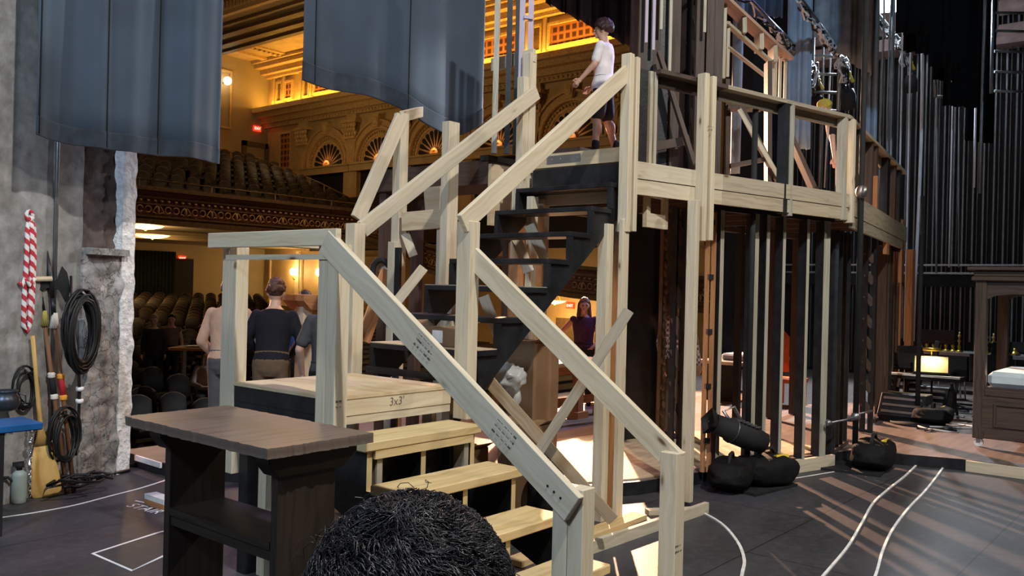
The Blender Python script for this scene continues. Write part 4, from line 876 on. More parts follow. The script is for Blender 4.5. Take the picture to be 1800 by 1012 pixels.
# lighting fixture on the first boom
fx = thing('stage_light_fixture', 'black stage lantern tilted on the low boom beside the tall pine leg', 'light fixture', tuple(P1+Vector((-.3, .05, .25))))
a = P1+Vector((-.42, .15, .62)); b_ = P1+Vector((.02, -.15, .42)); mb = MB(); mb.tube([a, a+(b_-a)*.3, a+(b_-a)*.32, a+(b_-a)*.75, b_], [.09, .10, .12, .12, .10], 16); mb.build('body', black_matte, fx)
mb = MB(); mb.tube([a-(b_-a)*.12, a], [.13, .10], 4, cap=False); mb.build('shutter', black_matte, fx); mb = MB(); mb.tube([P1+Vector((0, 0, .5)), P1+Vector((-.1, .1, .75)), P1+Vector((-.28, .12, .72)), a+(b_-a)*.5], .016, 6); mb.build('yoke', steel, fx)
for k in range(5): mb = MB(); q = a+(b_-a)*(.4+.08*k)+Vector((0, 0, .10)); mb.box(q.x-.03, q.x+.03, q.y-.10, q.y+.10, q.z, q.z+.012); mb.build('cooling_fin', steel, fx)
mb = MB(); mb.cyl(a+(b_-a)*.36-Vector((0, 0, .0)), a+(b_-a)*.37, .125, n=16); mb.build('band', steel, fx)
# electrics
wire_w = mat('pale_cable', (.55, .56, .58), .5, var=.1)
def electric(label, u0, v0, u1, v1, z, seed, fixture=True):
    a, b = pz(u0, v0, z), pz(u1, v1, z); a = a-(b-a)*.5; rnd = random.Random(seed); t = thing('lighting_batten', label, 'lighting pipe', tuple((a+b)/2)); d = (b-a); L_ = d.length
    mb = MB(); mb.cyl(a, b, .03, n=8); mb.build('pipe', steel, t)
    for k in range(9):
        pts = []; s0 = rnd.uniform(.2, .6); n_ = 26; ph = rnd.uniform(0, 6)
        for i in range(n_): s = s0+(1-s0)*i/(n_-1); pts.append(a+d*s+Vector((0, rnd.uniform(-.05, .05), -.04-.16*abs(math.sin(i*.45+ph))*rnd.uniform(.5, 1)+rnd.uniform(-.02, .04))))
        mb = MB(); mb.tube(pts, .014, 5); mb.build('cable', wire_w if k % 3 else cable_m, t)
    for k in range(6):
        c = b-d*rnd.uniform(0, .18)+Vector((0, 0, -.15)); R0 = rnd.uniform(.12, .28); pts = [c+Vector((R0*.9*math.cos(th)*.8, rnd.uniform(-.05, .05), R0*math.sin(th)-.05)) for th in [j*.7+k for j in range(16)]]
        mb = MB(); mb.tube(pts, .013, 5); mb.build('coil', wire_w if k % 2 else cable_m, t)
    c = b+Vector((-.1, -.05, -.5)); mb = MB(); mb.tube([c+Vector((0, 0, .45)), c+Vector((0, 0, .1))], .02, 6); mb.tube([c, c+Vector((.02, 0, -.12)), c+Vector((.03, -.02, -.34))], [.09, .13, .11], 14); mb.build('lantern', black_matte, t)
    mb = MB(); mb.ball(b+Vector((.05, 0, -.2)), .05); mb.cyl(b+Vector((.05, 0, -.2)), b+Vector((.16, -.05, -.33)), .03); part(mb.build('plug', yellow, t), 'yellow connector')
    return t
electric('leftmost of the receding pipes of tangled cables near the parapet frame', 1320, 2, 1436, 120, 5.75, 1); electric('cable-wrapped pipe between the two blue lit drapes', 1410, 2, 1490, 108, 5.9, 2); electric('cable-wrapped pipe just below the bright work light', 1535, 15, 1600, 92, 6.9, 3)
# work light
wl = pd(1557, 2, 17.5); t = thing('work_light', 'dazzling white work light at the top above the pink gallery beam', 'work light', tuple(wl)); wm = mat('work_light_lens', (1, 1, 1), var=0, emit=(.9, .97, 1), estr=90)
dW = (Vector((7, -1, 2))-wl).normalized(); mb = MB(); mb.bar(wl, wl+dW*.04, .75, .42); mb.build('lens', wm, t); mb = MB(); mb.bar(wl-dW*.25, wl-dW*.005, .8, .48); mb.build('housing', steel, t); mb = MB(); mb.tube([wl+Vector((-.3, 0, .2)), wl+Vector((-.3, 0, 1.5))], .03, 6); mb.build('bracket', steel, t)
lamp('SPOT', wl+dW*.2, 3800, (.78, .9, 1.0), wl+dW*6, .2, 130, .5, 'work_light_beam')
# blue lit drapes and dark borders
def leg(label, u0, u1, vb, d0, d1, m, nf, z1=11, amp=.05, name='drape', group=None, vb2=None, seed=1):
    a, b = pd(u0, vb, d0), pd(u1, vb2 or vb, d1); w = (b.xy-a.xy).length; return drape_pts(name, label, a, b, lambda s: a.z+(b.z-a.z)*s/w, z1, nf, amp, m, seed=seed, group=group)
leg('pale blue lit drape hanging right of the parapet frame', 1380, 1424, 262, 13.5, 13.6, blue_drape, 3, seed=2)
leg('narrow pale blue lit drape seen through the parapet frame', 1283, 1300, 305, 12.6, 12.7, blue_drape, 2, 9, seed=3)
leg('pale blue lit drape hanging right of the tall corner boom pipe', 1509, 1540, 338, 14.5, 14.6, blue_drape, 2.5, seed=4)
leg('grey cloth with a slanting hem hanging between the two blue lit drapes', 1436, 1536, 62, 13.9, 14.2, mat('grey_scrim', (.16, .18, .20), .8, var=.3), 3, 11, vb2=138, seed=5)
leg('dark blue-black drape behind the parapet frame', 1300, 1378, 30, 13.2, 13.3, velour, 5, 11, seed=6)
for k, (u0, u1, vb, d) in enumerate(((1577, 1643, 58, 12.5), (1588, 1636, 90, 13), (1632, 1692, 118, 13.6), (1642, 1702, 140, 14.2), (1660, 1722, 185, 15), (1694, 1745, 246, 16))):
    leg(['dark border drape, the one with the highest hem beside the work light', 'narrow dark border drape second from the work light', 'dark border drape in the middle of the stepped row, its hem above the pale bracket', 'broad dark border drape hanging fourth in the stepped row', 'dark border drape with the second lowest hem of the stepped row', 'dark border drape with the lowest hem, beside the steel ladder frames'][k], u0, u1, vb, d, d+.1, duv, 3, 11, .04, 'border_drape', None, vb+6, seed=20+k)
leg('dark ruffled border cloth above the curly-haired man', 958, 1140, 4, 13.2, 12.6, mat('plum_drape', (.020, .010, .014), .9, var=.4), 7, 9, .10, 'border_drape', vb2=100, seed=30)
leg('dark maroon drape behind the tall brown timber frame', 1100, 1240, 330, 11.0, 11.0, mat('maroon_drape', (.022, .009, .010), .9, var=.4), 6, 9, .05, seed=31)
# ================================================================== RIGHT STAGE WALL
rail_m = mat('rail_steel', (.20, .21, .22), .45, .7, .2); XR = 16.9
first = None
for k in range(30):
    y = 4.6-k*.19
    if first is None:
        first = thing('guide_rail', 'vertical steel guide rail of the counterweight wall', 'guide rail', (XR, y, .12), 0, 'guide rails on the dark right wall'); mb = MB(); mb.box(XR-.02, XR+.02, y-.016, y+.016, .95, 9); mb.build('bar', rail_m, first); mb = MB(); mb.cyl((XR-.10, y+.09, .2), (XR-.10, y+.09, 9), .012, n=6); mb.build('rope', mat('grey_rope', (.17, .16, .15), .8), first)
    else: dup(first, (XR, y, .12))
lock = thing('locking_rail', 'pale steel double rail crossing in front of the counterweight wall', 'railing', (XR-.3, 1, 2.4)); 
for z in (2.53, 2.36): mb = MB(); mb.cyl((XR-.25, 5.2, z), (XR-.25, -3, z), .022, n=8); mb.build('rail', wire_w, lock)
mb = MB(); mb.box(XR-.24, XR-.20, -3, 5.2, 2.08, 2.33); mb.build('board', black_matte, lock)
for k in range(18):
    y = 5-k*.45; mb = MB(); mb.cyl((XR-.25, y, 2.35), (XR-.25, y, 2.62), .018, n=6); mb.build('lever', black_matte, lock)
gal = thing('gallery', 'pinkish steel fly gallery beam high on the right wall under the work light', 'gallery', (16.5, 2, 7.1))
gal_m = mat('pinkish_concrete', (.46, .34, .33), .7, var=.15)
mb = MB(); mb.box(16.3, 17, 1.6, 4.4, 7.1, 7.35); mb.build('beam', gal_m, gal); mb = MB(); mb.box(16.55, 17, 1.6, 4.4, 7.5, 8.3); mb.build('upper_panel', gal_m, gal)
gal2 = thing('gallery', 'pinkish gallery with rolled bundles behind the right-hand ladder frame', 'gallery', (16.7, 0, 7)); mb = MB(); mb.box(16.5, 17, -1.5, .75, 6.95, 7.1); mb.build('floor', gal_m, gal2)
for z, r in ((7.25, .16), (7.75, .16)): mb = MB(); mb.cyl((16.75, .55, z), (16.75, -1.5, z), r, n=12); mb.build('bundle', gal_m, gal2)
mb = MB(); mb.box(16.6, 16.7, .70, .95, 7.2, 9); part(mb.build('lit_column', white_paint, gal2), 'white lit column')
def rungs(name, label, u0, u1, vs, v0, v1, d):
    t = thing(name, label, 'ladder', tuple(pd(u0, v1, d))); 
    a, b = pd(u0, v0, d), pd(u0, v1, d); b.x, b.y = a.x, a.y; mb = MB(); mb.cyl(a, b, .03, n=8); mb.build('upright', rail_m, t)
    a2, b2 = pd(u1, v0, d), pd(u1, v1, d); b2.x, b2.y = a2.x, a2.y; mb = MB(); mb.cyl(a2, b2, .03, n=8); mb.build('upright', rail_m, t)
    for v in vs: a = pd(u0, v, d); q = pd(u1, v, d); mb = MB(); mb.cyl(a, Vector((q.x, q.y, a.z)), .025, n=8); mb.build('rung', rail_m, t)
rungs('hanging_ladder', 'steel ladder frame hanging at the top right corner', 1748, 1830, (22, 54, 90, 126, 160), -60, 164, 15.5); rungs('hanging_ladder', 'steel ladder frame between the blue lit drapes above the guard rail', 1430, 1477, (98, 130, 162, 194), 60, 196, 15); rungs('hanging_ladder', 'short bright ladder end below the dark border drapes', 1645, 1662, (170,), 122, 171, 15.2)
# hanging lines
lines = ((1567, 100, 520, .02), (1588, 95, 430, .016), (1572, 60, 560, .03), (1622, 88, 600, .03), (1733, 0, 340, .03), (1722, 0, 330, .02), (1652, 180, 480, .02), (1602, 130, 600, .016), (1450, 20, 330, .018), (1461, 20, 330, .014), (1553, 100, 420, .02), (1676, 220, 470, .014), (1690, 240, 470, .014))
for k, (u, v0, v1, r) in enumerate(lines):
    a = pd(u, v0-70, 15.8); b = pd(u, v1, 15.8); b.x, b.y = a.x, a.y; a.z = 15.58; mb = MB(); pts = [a+(b-a)*(i/12)+Vector((0, .03*math.sin(i*.9+k), 0))*(1 if k % 3 == 0 else .2) for i in range(13)]; mb.tube(pts, r, 6); tag(mb.build('hanging_line', wire_w if k % 2 else rail_m, None, tuple(b)), 'slack grey rope or cable hanging before the counterweight wall', 'rope', 'hanging lines before the counterweight wall')
# ================================================================== FOREGROUND TABLE
tb = thing('side_table', 'dark stained wooden side table with a chipped thick top in the foreground', 'table', (-.70, .40, 0))
mb = MB(); K = 40; rnd = random.Random(5); rim = []
for (x0, y0, x1, y1) in ((-1.0, -.20, -.42, -.19), (-.42, -.19, -.41, 1.02), (-.41, 1.02, -1.0, 1.0), (-1.0, 1.0, -1.0, -.20)):
    for i in range(K): s = i/K; rim.append((x0+(x1-x0)*s+rnd.uniform(-.006, .006), y0+(y1-y0)*s+rnd.uniform(-.006, .006)))
top_m = lumber('lit_table_top', (.15, .115, .10), (.09, .065, .055), (.03, .02, .018), kn=.2, rough=.42)  # light on the top is put into its paler wood colour
mb.prism(rim, (0, 0, 1.105), (0, 1, 0), (1, 0, 0), (0, 0, 1), .045); 
mb.v = [Vector((q.y, q.x, q.z)) if False else q for q in mb.v]
n = len(rim); base = 0
for i in range(n): mb.v[i] = Vector((rim[i][0]*.997, rim[i][1]*.997, 1.105)); mb.v[n+i] = Vector((rim[i][0], rim[i][1], 1.15+rnd.uniform(-.002, .002)*0))
mb.build('table_top', top_m, tb)
for y, in ((-.06,), (.83,)):
    mb = MB(); mb.prism([(-.93, 1.105), (-.45, 1.105), (-.45, 1.06), (-.53, 1.0), (-.88, 1.0), (-.93, 1.06)], (0, y-.055, 0), (1, 0, 0), (0, 0, 1), (0, 1, 0), .11); mb.build('bracket', dark_wood, tb, bev=.004)
    mb = MB(); mb.box(-.86, -.55, y-.025, y+.025, 0, 1.002); ep = mb.build('end_panel', dark_wood, tb, bev=.003)
    mb = MB(); mb.box(-.90, -.51, y-.06, y+.06, 0, .08); mb.build('foot', dark_wood, ep)
mb = MB(); mb.box(-.86, -.55, -.03, .81, .67, .705); mb.build('shelf', dark_wood, tb); mb = MB(); mb.box(-.85, -.83, -.03, .81, .62, .67); mb.build('stretcher', dark_wood, tb)
# ================================================================== LEFT WALL PROPS
def pw(u, v, n=-.05): D = ray(u, v); q = WO+WNO*n; return CAM+D*((q-CAM).dot(WNO)/D.dot(WNO))
rope_m, nt, b = _new('red_white_rope'); L = nt.links
uv = N(nt, 'ShaderNodeUVMap'); sx = N(nt, 'ShaderNodeSeparateXYZ'); L.new(uv.outputs[0], sx.inputs[0])
m1 = N(nt, 'ShaderNodeMath', operation='MULTIPLY_ADD'); m1.inputs[1].default_value = 11; L.new(sx.outputs[0], m1.inputs[0]); L.new(sx.outputs[1], m1.inputs[2])
m2 = N(nt, 'ShaderNodeMath', operation='FRACT'); L.new(m1.outputs[0], m2.inputs[0]); r = ramp(nt, [(.46, (.50, .03, .05)), (.54, (.75, .72, .72))]); L.new(m2.outputs[0], r.inputs[0]); L.new(r.outputs[0], b.inputs['Base Color']); b.inputs['Roughness'].default_value = .85
YP = 4.46
def wl_(u, v, o=0): return py(u, v, YP-o)
t = thing('tied_rope', 'red and white twisted rope tied in long loops on the concrete wall', 'rope', tuple(wl_(48, 650)))
mb = MB(); mb.tube([wl_(57, 130), wl_(54, 260), wl_(51, 380)], .017, 10); mb.build('hanging_line', rope_m, t)
for k, (u0, u1, vb, o) in enumerate(((40, 49, 578, .03), (47, 56, 560, .06), (43, 53, 572, .09))):
    mb = MB(); mb.tube([wl_(50, 378, .05), wl_(u0+5, 415, o), wl_(u0+3, 470, o), wl_(u0-1, 530, o), wl_(u0-2, vb, o), wl_((u0+u1)/2-1, vb+11, o), wl_(u1-1, vb, o), wl_(u1+1, 520, o), wl_(u1+4, 450, o), wl_(u1+3, 400, o), wl_(51, 380, .06)], .0195, 10); mb.build('loop', rope_m, t)
mb = MB(); mb.tube([wl_(52+6*math.cos(a), 379+8*math.sin(a), .08) for a in [k*.6 for k in range(12)]], .016, 8); mb.build('knot', rope_m, t); mb = MB(); mb.tube([wl_(48, 570, .03), wl_(50, 610, .03), wl_(49, 655, .03)], .0175, 10); mb.build('tail', rope_m, t)
mb = MB(); mb.tube([wl_(34+k*4.6, 496+8*math.sin(k*1.9), .12) for k in range(7)], .016, 8); mb.build('wrap', rope_m, t)
c = wl_(55, 493, .04); mb = MB(); mb.cyl(c+Vector((-.18, 0, 0)), c+Vector((.16, 0, .02)), .022, n=10); mb.cyl(c, c+Vector((0, .12, 0)), .02, n=8); tag(mb.build('cleat_pin', pine), 'wooden belaying pin holding the striped rope on the wall', 'cleat')
iron = mat('blackened_iron', (.03, .032, .036), .4, .6, .3); shaft_m = lumber('pole_wood', (.20, .10, .055), (.13, .06, .032), kn=.1)
tassel_y = mat('yellow_tassel', (.55, .48, .12), .9, var=.3); tassel_w = mat('white_tassel', (.7, .66, .6), .9, var=.2); red_v = mat('red_velvet', (.40, .012, .02), .7, var=.2); org = mat('orange_trim', (.75, .32, .04), .7, var=.2)
def polearm(name, label, ub, vb, ut, vt, us, vs, tas, band, trim, axe):
    b0 = pz(ub, vb, .005); t0 = wl_(ut, vt, -.02) if not axe else wl_(ut, vt, .02); t = thing(name, label, 'polearm', tuple(b0)); d = (t0-b0); L_ = d.length; dn = d.normalized()
    mb = MB(); mb.cyl(b0, t0, .019, .017, n=12); mb.build('shaft', shaft_m, t)
    mb = MB(); s = t0-dn*.03
    for k in range(14): a = k*.45; mb.tube([s+Vector((.017*math.cos(a), .017*math.sin(a), .06)), s+Vector((.024*math.cos(a), .024*math.sin(a), 0)), s+Vector((.034*math.cos(a+.2), .034*math.sin(a+.2), -.07))], .006, 5)
    mb.build('tassel', tas, t)
    tip = wl_(us, vs, .0); e = tip-t0; mb = MB(); mb.tube([t0, t0+e*.28], [.022, .017], 10); mb.tube([t0+e*.28, t0+e*.55, tip], [.018, .028, .002], 4); mb.build('spike', iron, t)
    if axe:
        c = t0+e*.48; ex, ez = Vector((1, 0, 0)), e.normalized(); pts = [(0, .035), (.035, .03), (.065, .06), (.085, .12), (.105, .16), (.14, .11), (.152, .03), (.150, -.05), (.13, -.12), (.105, -.15), (.085, -.10), (.065, -.045), (.035, -.03), (0, -.035), (-.03, -.025), (-.06, -.05), (-.115, -.045), (-.085, .0), (-.06, .035), (-.03, .03)]
        mb = MB(); mb.prism(pts, c-Vector((0, .004, 0)), ex, ez, (0, 1, 0), .010); mb.build('axe_head', iron, t)
    else: 
        c = t0+e*.46; mb = MB(); mb.bar(c-Vector((.05, 0, 0)), c+Vector((.06, 0, 0)), .012, .03); mb.build('cross_guard', iron, t)
    q0, q1 = b0+dn*(L_*.54), b0+dn*(L_*.66); mb = MB(); mb.cyl(q0, q1, .024, n=12); gp = mb.build('grip', band, t)
    for q in (q0, q1): mb = MB(); mb.lathe([(.022, -.025), (.034, -.012), (.028, 0), (.034, .012), (.022, .025)], q, 10); mb.build('grip_trim', trim, gp)
polearm('polearm', 'leftmost wooden polearm with a plain spear point, yellow tassel and black grip', 118, 866, 76, 552, 62, 440, tassel_y, black_matte, tassel_w, False)
polearm('polearm', 'wooden halberd with an axe head, white tassel and red grip', 130, 864, 95, 556, 84, 440, tassel_w, red_v, org, True)
paddle_m = lumber('paddle_wood', (.62, .40, .14), (.48, .28, .08), kn=.05, gscale=.5)
b0 = pz(82, 873, .004); t0 = wl_(57, 590, .10); t = thing('canoe_paddle', 'varnished yellow wooden canoe paddle leaning blade-down on the wall', 'paddle', tuple(b0)); d = t0-b0; dn = d.normalized(); Lp = d.length; sx_ = Vector((.95, -.3, 0)).normalized()
sx_ = (sx_-dn*sx_.dot(dn)).normalized(); ny = dn.cross(sx_); rings = []
for s, w, th in ((0, .07, .006), (.012, .105, .008), (.05, .116, .010), (.18, .110, .011), (.32, .090, .012), (.43, .060, .014), (.53, .030, .018), (.60, .019, .019), (1.0, .0165, .0165), (Lp, .016, .016)):
    rings.append([b0+dn*s+sx_*(w*math.cos(a))+ny*(th*math.sin(a)) for a in [2*math.pi*k/20 for k in range(20)]])
mb = MB(); mb.loft(rings[:6]); mb.uv = [[(q.dot(dn)*1.0, q.dot(sx_)) for q in (mb.v[k] for k in f)] for f in mb.f]; mb.build('blade', paddle_m, t)
mb = MB(); mb.loft(rings[5:]); mb.uv = [[(q.dot(dn)*1.0, q.dot(sx_)) for q in (mb.v[k] for k in f)] for f in mb.f]; mb.build('shaft', paddle_m, t)
# cable coils
def coil(label, c, rx, rz, nloop, r, seed, nrm=WNO, tail=None, strap=None):
    rnd = random.Random(seed); t = thing('cable_coil', label, 'cable', tuple(c-Vector((0, 0, rz)))); n = V3(nrm); s = WDIR; mb = MB(); pts = []
    for k in range(nloop*18+5):
        a = 2*math.pi*k/18; j = 1+.10*math.sin(a*.31+seed)+rnd.uniform(-.02, .02); o = -.02-.07*abs(math.sin(k*.11)); pts.append(c+s*(rx*j*math.cos(a)+.02*math.sin(k*.21))+Vector((0, 0, rz*j*math.sin(a)-.03*math.cos(k*.13)))+n*o)
    mb.tube(pts, r, 6); mb.build('loops', cable_m, t)
    if strap: mb = MB(); mb.tube(strap, .012, 5); mb.build('strap', cable_m, t)
    if tail: mb = MB(); mb.tube(tail, r, 6); mb.build('tail', cable_m, t)
    return t
c = pw(133, 582, -.20); t = coil('thick coil of black cable hanging on the broken wall beside the polearms', c, .15, .30, 15, .012, 3, tail=[pw(138, 640, -.2), pw(140, 690, -.15), pw(138, 740, -.15), pw(133, 800, -.12)], strap=[pw(125, 485, -.1), pw(126, 520, -.14), pw(128, 545, -.2)])
mb = MB(); q = pw(140, 694, -.15); mb.cyl(q+Vector((0, 0, .07)), q+Vector((0, 0, .035)), .032, n=12); mb.cyl(q-Vector((0, 0, .035)), q-Vector((0, 0, .07)), .032, n=12); part(mb.build('white_tape_band', white_tape, t), 'white tape on the cable end')
coil('small coil of thin black cable above the blue table', py(40, 682, 4.42), .10, .15, 6, .007, 5, Vector((0, 1, 0)), tail=[py(0, 700, 4.4), py(20, 672, 4.42), py(40, 655, 4.44)])
coil('loose coil of black cable low behind the polearms', pw(103, 765, -.12), .13, .20, 6, .010, 6)
t = thing('cable_pile', 'heap of black cables and power boxes at the foot of the broken wall', 'cables', tuple(pz(150, 835, 0))); rnd = random.Random(9)
for k in range(7):
    c = pz(rnd.uniform(120, 178), rnd.uniform(842, 852), .03+.02*k); mb = MB(); mb.tube([c+Vector((rnd.uniform(.10, .22)*math.cos(a), .08*math.sin(a), .03*math.sin(a*2+k)+.02)) for a in [j*.5 for j in range(14)]], .010, 5); mb.build('loop', cable_m, t)
for u, v, s in ((118, 850, .12), (142, 845, .11)): c = pz(u, v, 0); mb = MB(); mb.box(c.x-s, c.x+s, c.y-.05, c.y+.07, .01, s*1.9); mb.build('power_box', black_matte, t, bev=.01)
mb = MB(); mb.tube([pz(165, 838, .03), pz(185, 826, .03), pz(205, 824, .03), pz(224, 818, .03), pz(238, 817, .02)], .022, 7); mb.tube([pz(170, 840, .02), pz(195, 832, .02), pz(228, 826, .02)], .015, 6); mb.build('floor_cable', cable_m, t)
# gas bottle, blue table, pot, charger, chain, chair
c = pz(33, 884, 0); t = thing('gas_bottle', 'pale grey-green gas bottle with a black valve standing on the floor', 'bottle', tuple(c)); bot = mat('bottle_paint', (.30, .36, .34), .45, var=.1)
mb = MB(); mb.lathe([(.045, 0), (.054, .01), (.055, .05), (.055, .22), (.05, .245), (.03, .262), (.018, .268)], c); mb.build('body', bot, t); mb = MB(); mb.lathe([(.018, .262), (.022, .27), (.022, .285), (.034, .29), (.034, .32), (.01, .325)], c); mb.box(c.x-.05, c.x+.03, c.y-.012, c.y+.012, .30, .335); mb.build('valve', black_matte, t)
t = thing('blue_table', 'small table with a bright blue top and black legs at the left edge', 'table', (-.55, 4.05, 0)); q = pz(56, 736, .78); blue_m = mat('blue_paint', (.012, .10, .30), .4, var=.15)
mb = MB(); mb.box(q.x-.75, q.x, q.y-.20, q.y+.16, .725, .78); mb.build('top', blue_m, t, bev=.008)
for x in (q.x-.70, q.x-.27):
    for y in (q.y-.16, q.y+.12): mb = MB(); mb.box(x-.02, x+.02, y-.02, y+.02, 0, .725); mb.build('leg', black_matte, t)
TBq = q
c = pz(9, 722, .78); pew = mat('pewter', (.10, .12, .15), .35, .85, .2); t = thing('pewter_pot', 'round dark pewter pot standing on the blue table', 'pot', tuple(c)); mb = MB(); mb.lathe([(.05, 0), (.085, .015), (.105, .06), (.10, .105), (.08, .135), (.085, .15), (.09, .16), (.085, .162), (.075, .14), (.02, .13)], c, 28); mb.build('body', pew, t); mb = MB(); mb.tube([c+Vector((.08*math.cos(-.4), -.06, .14)), c+Vector((.12, -.07, .12)), c+Vector((.12, -.07, .06)), c+Vector((.09, -.05, .04))], .007, 6); mb.build('handle', pew, t)
c = pz(18, 852, 0); t = thing('charger_case', 'black upright case with white label squares below the blue table', 'case', tuple(c)); mb = MB(); c.y -= .16; mb.box(c.x-.12, c.x+.09, c.y, c.y+.14, 0, .42); cs = mb.build('case', black_matte, t, bev=.01); mb = MB()
for k in range(3): mb = MB(); mb.box(c.x+.03, c.x+.07, c.y-.003, c.y, .24+.05*k, .275+.05*k); mb.build('label', white_tape, cs); mb = MB(); mb.box(c.x-.06, c.x+.05, c.y+.04, c.y+.10, .42, .45); mb.build('handle', black_matte, t)
c = pz(8, 888, 0); t = thing('folding_chair', 'black metal chair leg assembly at the left edge of the photo', 'chair', tuple(c)); mb = MB(); mb.tube([c+Vector((.08, 0, 0)), c+Vector((.08, 0, .16)), c+Vector((.02, .0, .22)), c+Vector((-.35, .0, .24))], .012, 6); mb.tube([c+Vector((-.30, 0, 0)), c+Vector((-.32, 0, .24))], .012, 6); mb.build('leg', black_matte, t); mb = MB(); mb.box(c.x-.4, c.x-.03, c.y-.02, c.y+.05, .235, .26); mb.build('seat', black_matte, t)
t = thing('chain', 'thin steel chain and turnbuckle hanging left of the paddle', 'chain', tuple(pz(52, 878, 0))); a = py(54, 740, 4.30); b_ = py(52, 876, 4.25)
for k in range(24):
    q = a+(b_-a)*(k/24); mb = MB(); ax = Vector((1, 0, 0)) if k % 2 else Vector((0, 1, 0)); mb.tube([q+ax*(.010*math.cos(w))+Vector((0, 0, .018*math.sin(w))) for w in [2*math.pi*j/8 for j in range(9)]], .004, 5); mb.build('link', chrome, t)
mb = MB(); mb.ball(py(55, 758, 4.28), .022); mb.ball(py(53, 778, 4.28), .024); mb.cyl(py(52, 800, 4.28), py(51, 850, 4.27), .012); mb.build('turnbuckle', chrome, t)
q = py(92, 785, 4.5); mb = MB(); mb.tube([q+Vector((-.06, 0, 0)), q+Vector((-.04, -.03, .05)), q+Vector((.03, -.03, .05)), q+Vector((.05, 0, -.03)), q+Vector((.05, 0, -.12))], .02, 8); tag(mb.build('pipe_fitting', chrome), 'shiny chrome pipe bend on the wall behind the paddle', 'pipe')
# wooden block and tape on the floor
c = pz(262, 884, 0); mb = MB(); mb.box(c.x-.04, c.x+.06, c.y-.30, c.y, 0, .045); t = thing('wood_block', 'small wood block with a white top on the black floor', 'block', (c.x, c.y-.15, 0)); mb.build('body', orange_wood, t); mb = MB(); mb.box(c.x-.04, c.x+.06, c.y-.30, c.y, .045, .085); mb.build('top', white_paint, t)
def ribbon(name, label, pts, w, z=.003, m=None, cat='tape', closed=False, smooth=True):
    P = [pz(u, v, 0) for u, v in pts]
    if smooth and len(P) > 2:
        Q = []
        for i in range(len(P)-1):
            p0, p1, p2, p3 = P[max(i-1, 0)], P[i], P[i+1], P[min(i+2, len(P)-1)]
            for k in range(10): s = k/10; Q.append(.5*((2*p1)+(p2-p0)*s+(2*p0-5*p1+4*p2-p3)*s*s+(3*p1-p0-3*p2+p3)*s**3))
        P = Q+[P[-1]]
    mb = MB(); rings = []
    for i, q in enumerate(P):
        d = (P[min(i+1, len(P)-1)]-P[max(i-1, 0)]).normalized(); n = Vector((-d.y, d.x, 0))*(w/2); rings.append([q-n+Vector((0, 0, .0005)), q+n+Vector((0, 0, .0005)), q+n+Vector((0, 0, z)), q-n+Vector((0, 0, z))])
    mb.loft(rings, sm=False); return tag(mb.build(name, m or white_tape), label, cat)
ribbon('floor_tape', 'long curved white tape line on the floor in front of the concrete wall', [(-40, 918), (0, 910), (60, 901), (130, 888), (200, 870), (250, 857), (300, 841)], .022)
ribbon('floor_tape', 'white tape corner mark on the floor left of the dark table', [(400, 905), (275, 937), (163, 973), (232, 1003), (290, 976)], .022, smooth=False)
ribbon('floor_tape', 'short white tape line beside the painted letters on the floor', [(238, 880), (300, 893)], .018)
ribbon('floor_cable', 'left of the two long wavy white lines on the black floor', [(1425, 1040), (1450, 1010), (1490, 962), (1515, 920), (1535, 885), (1562, 860), (1590, 838), (1613, 816)], .018, .012, white_paint, 'line')
ribbon('floor_cable', 'right of the two long wavy white lines on the black floor', [(1525, 1040), (1540, 1010), (1552, 968), (1570, 930), (1598, 893), (1625, 865), (1645, 840), (1658, 822)], .018, .012, white_paint, 'line')
ribbon('floor_cable', 'short curved white line right of the newel post', [(1300, 1035), (1305, 1008), (1308, 985), (1297, 955), (1270, 923), (1236, 902)], .022, .012, white_paint, 'line')
ribbon('floor_tape', 'straight white tape line running along the foot of the stud wall', [(1346, 849), (1400, 840), (1466, 829)], .018)
for (txt, o) in (('STAIR', (.335, 3.62)), ('STAIR', (.40, 2.12))):
    tag(text_mb(txt, .15, (o[0], o[1], .003), (.12, -.99, 0), (1, .12, 0), spacing=1.05).build('floor_lettering', white_tape), 'white taped capital letters on the floor '+('beside the wood block' if o[1] > 3 else 'seen below the dark table shelf'), 'lettering')
mb = MB(); mb.bar((1.10, 4.95, .10), (1.09, 4.45, .10), .02, .05); tag(mb.build('white_strip', white_paint), 'crumpled white strip on the edge of the deck by the masonry jamb', 'cloth')
# ================================================================== BEHIND THE STAIR
card = mat('brown_cardboard', (.20, .12, .065), .8, var=.2, scale=3)
def carton(label, x0, x1, y0, y1, z0, z1, ang=0, open_=False):
    c = Vector(((x0+x1)/2, (y0+y1)/2, z0)); t = thing('cardboard_box', label, 'box', tuple(c), 0); R = Matrix.Rotation(ang, 3, 'Z'); mb = MB(); E = [R @ Vector(q) for q in ((1, 0, 0), (0, 1, 0), (0, 0, 1))]
    mb.frame(c+E[2]*((z1-z0)/2), E[0], E[1], E[2], x1-x0, y1-y0, z1-z0); mb.build('body', card, t, bev=.006)
    mb = MB(); mb.frame(c+E[2]*(z1-z0+.002), E[0], E[1], E[2], x1-x0+.004, .06, .004); mb.build('tape', mat('parcel_tape', (.30, .20, .11), .3, var=0) if 'parcel_tape' not in MATS else MATS['parcel_tape'], t)
    for s in (-1, 1): mb = MB(); mb.frame(c+E[2]*(z1-z0+.02)+E[1]*(s*((y1-y0)/2+.02)), E[0], (E[1]*s+E[2]*.6).normalized(), (E[2]-E[1]*s*.6).normalized(), x1-x0-.02, .08, .004); mb.build('flap', card, t)
    return t
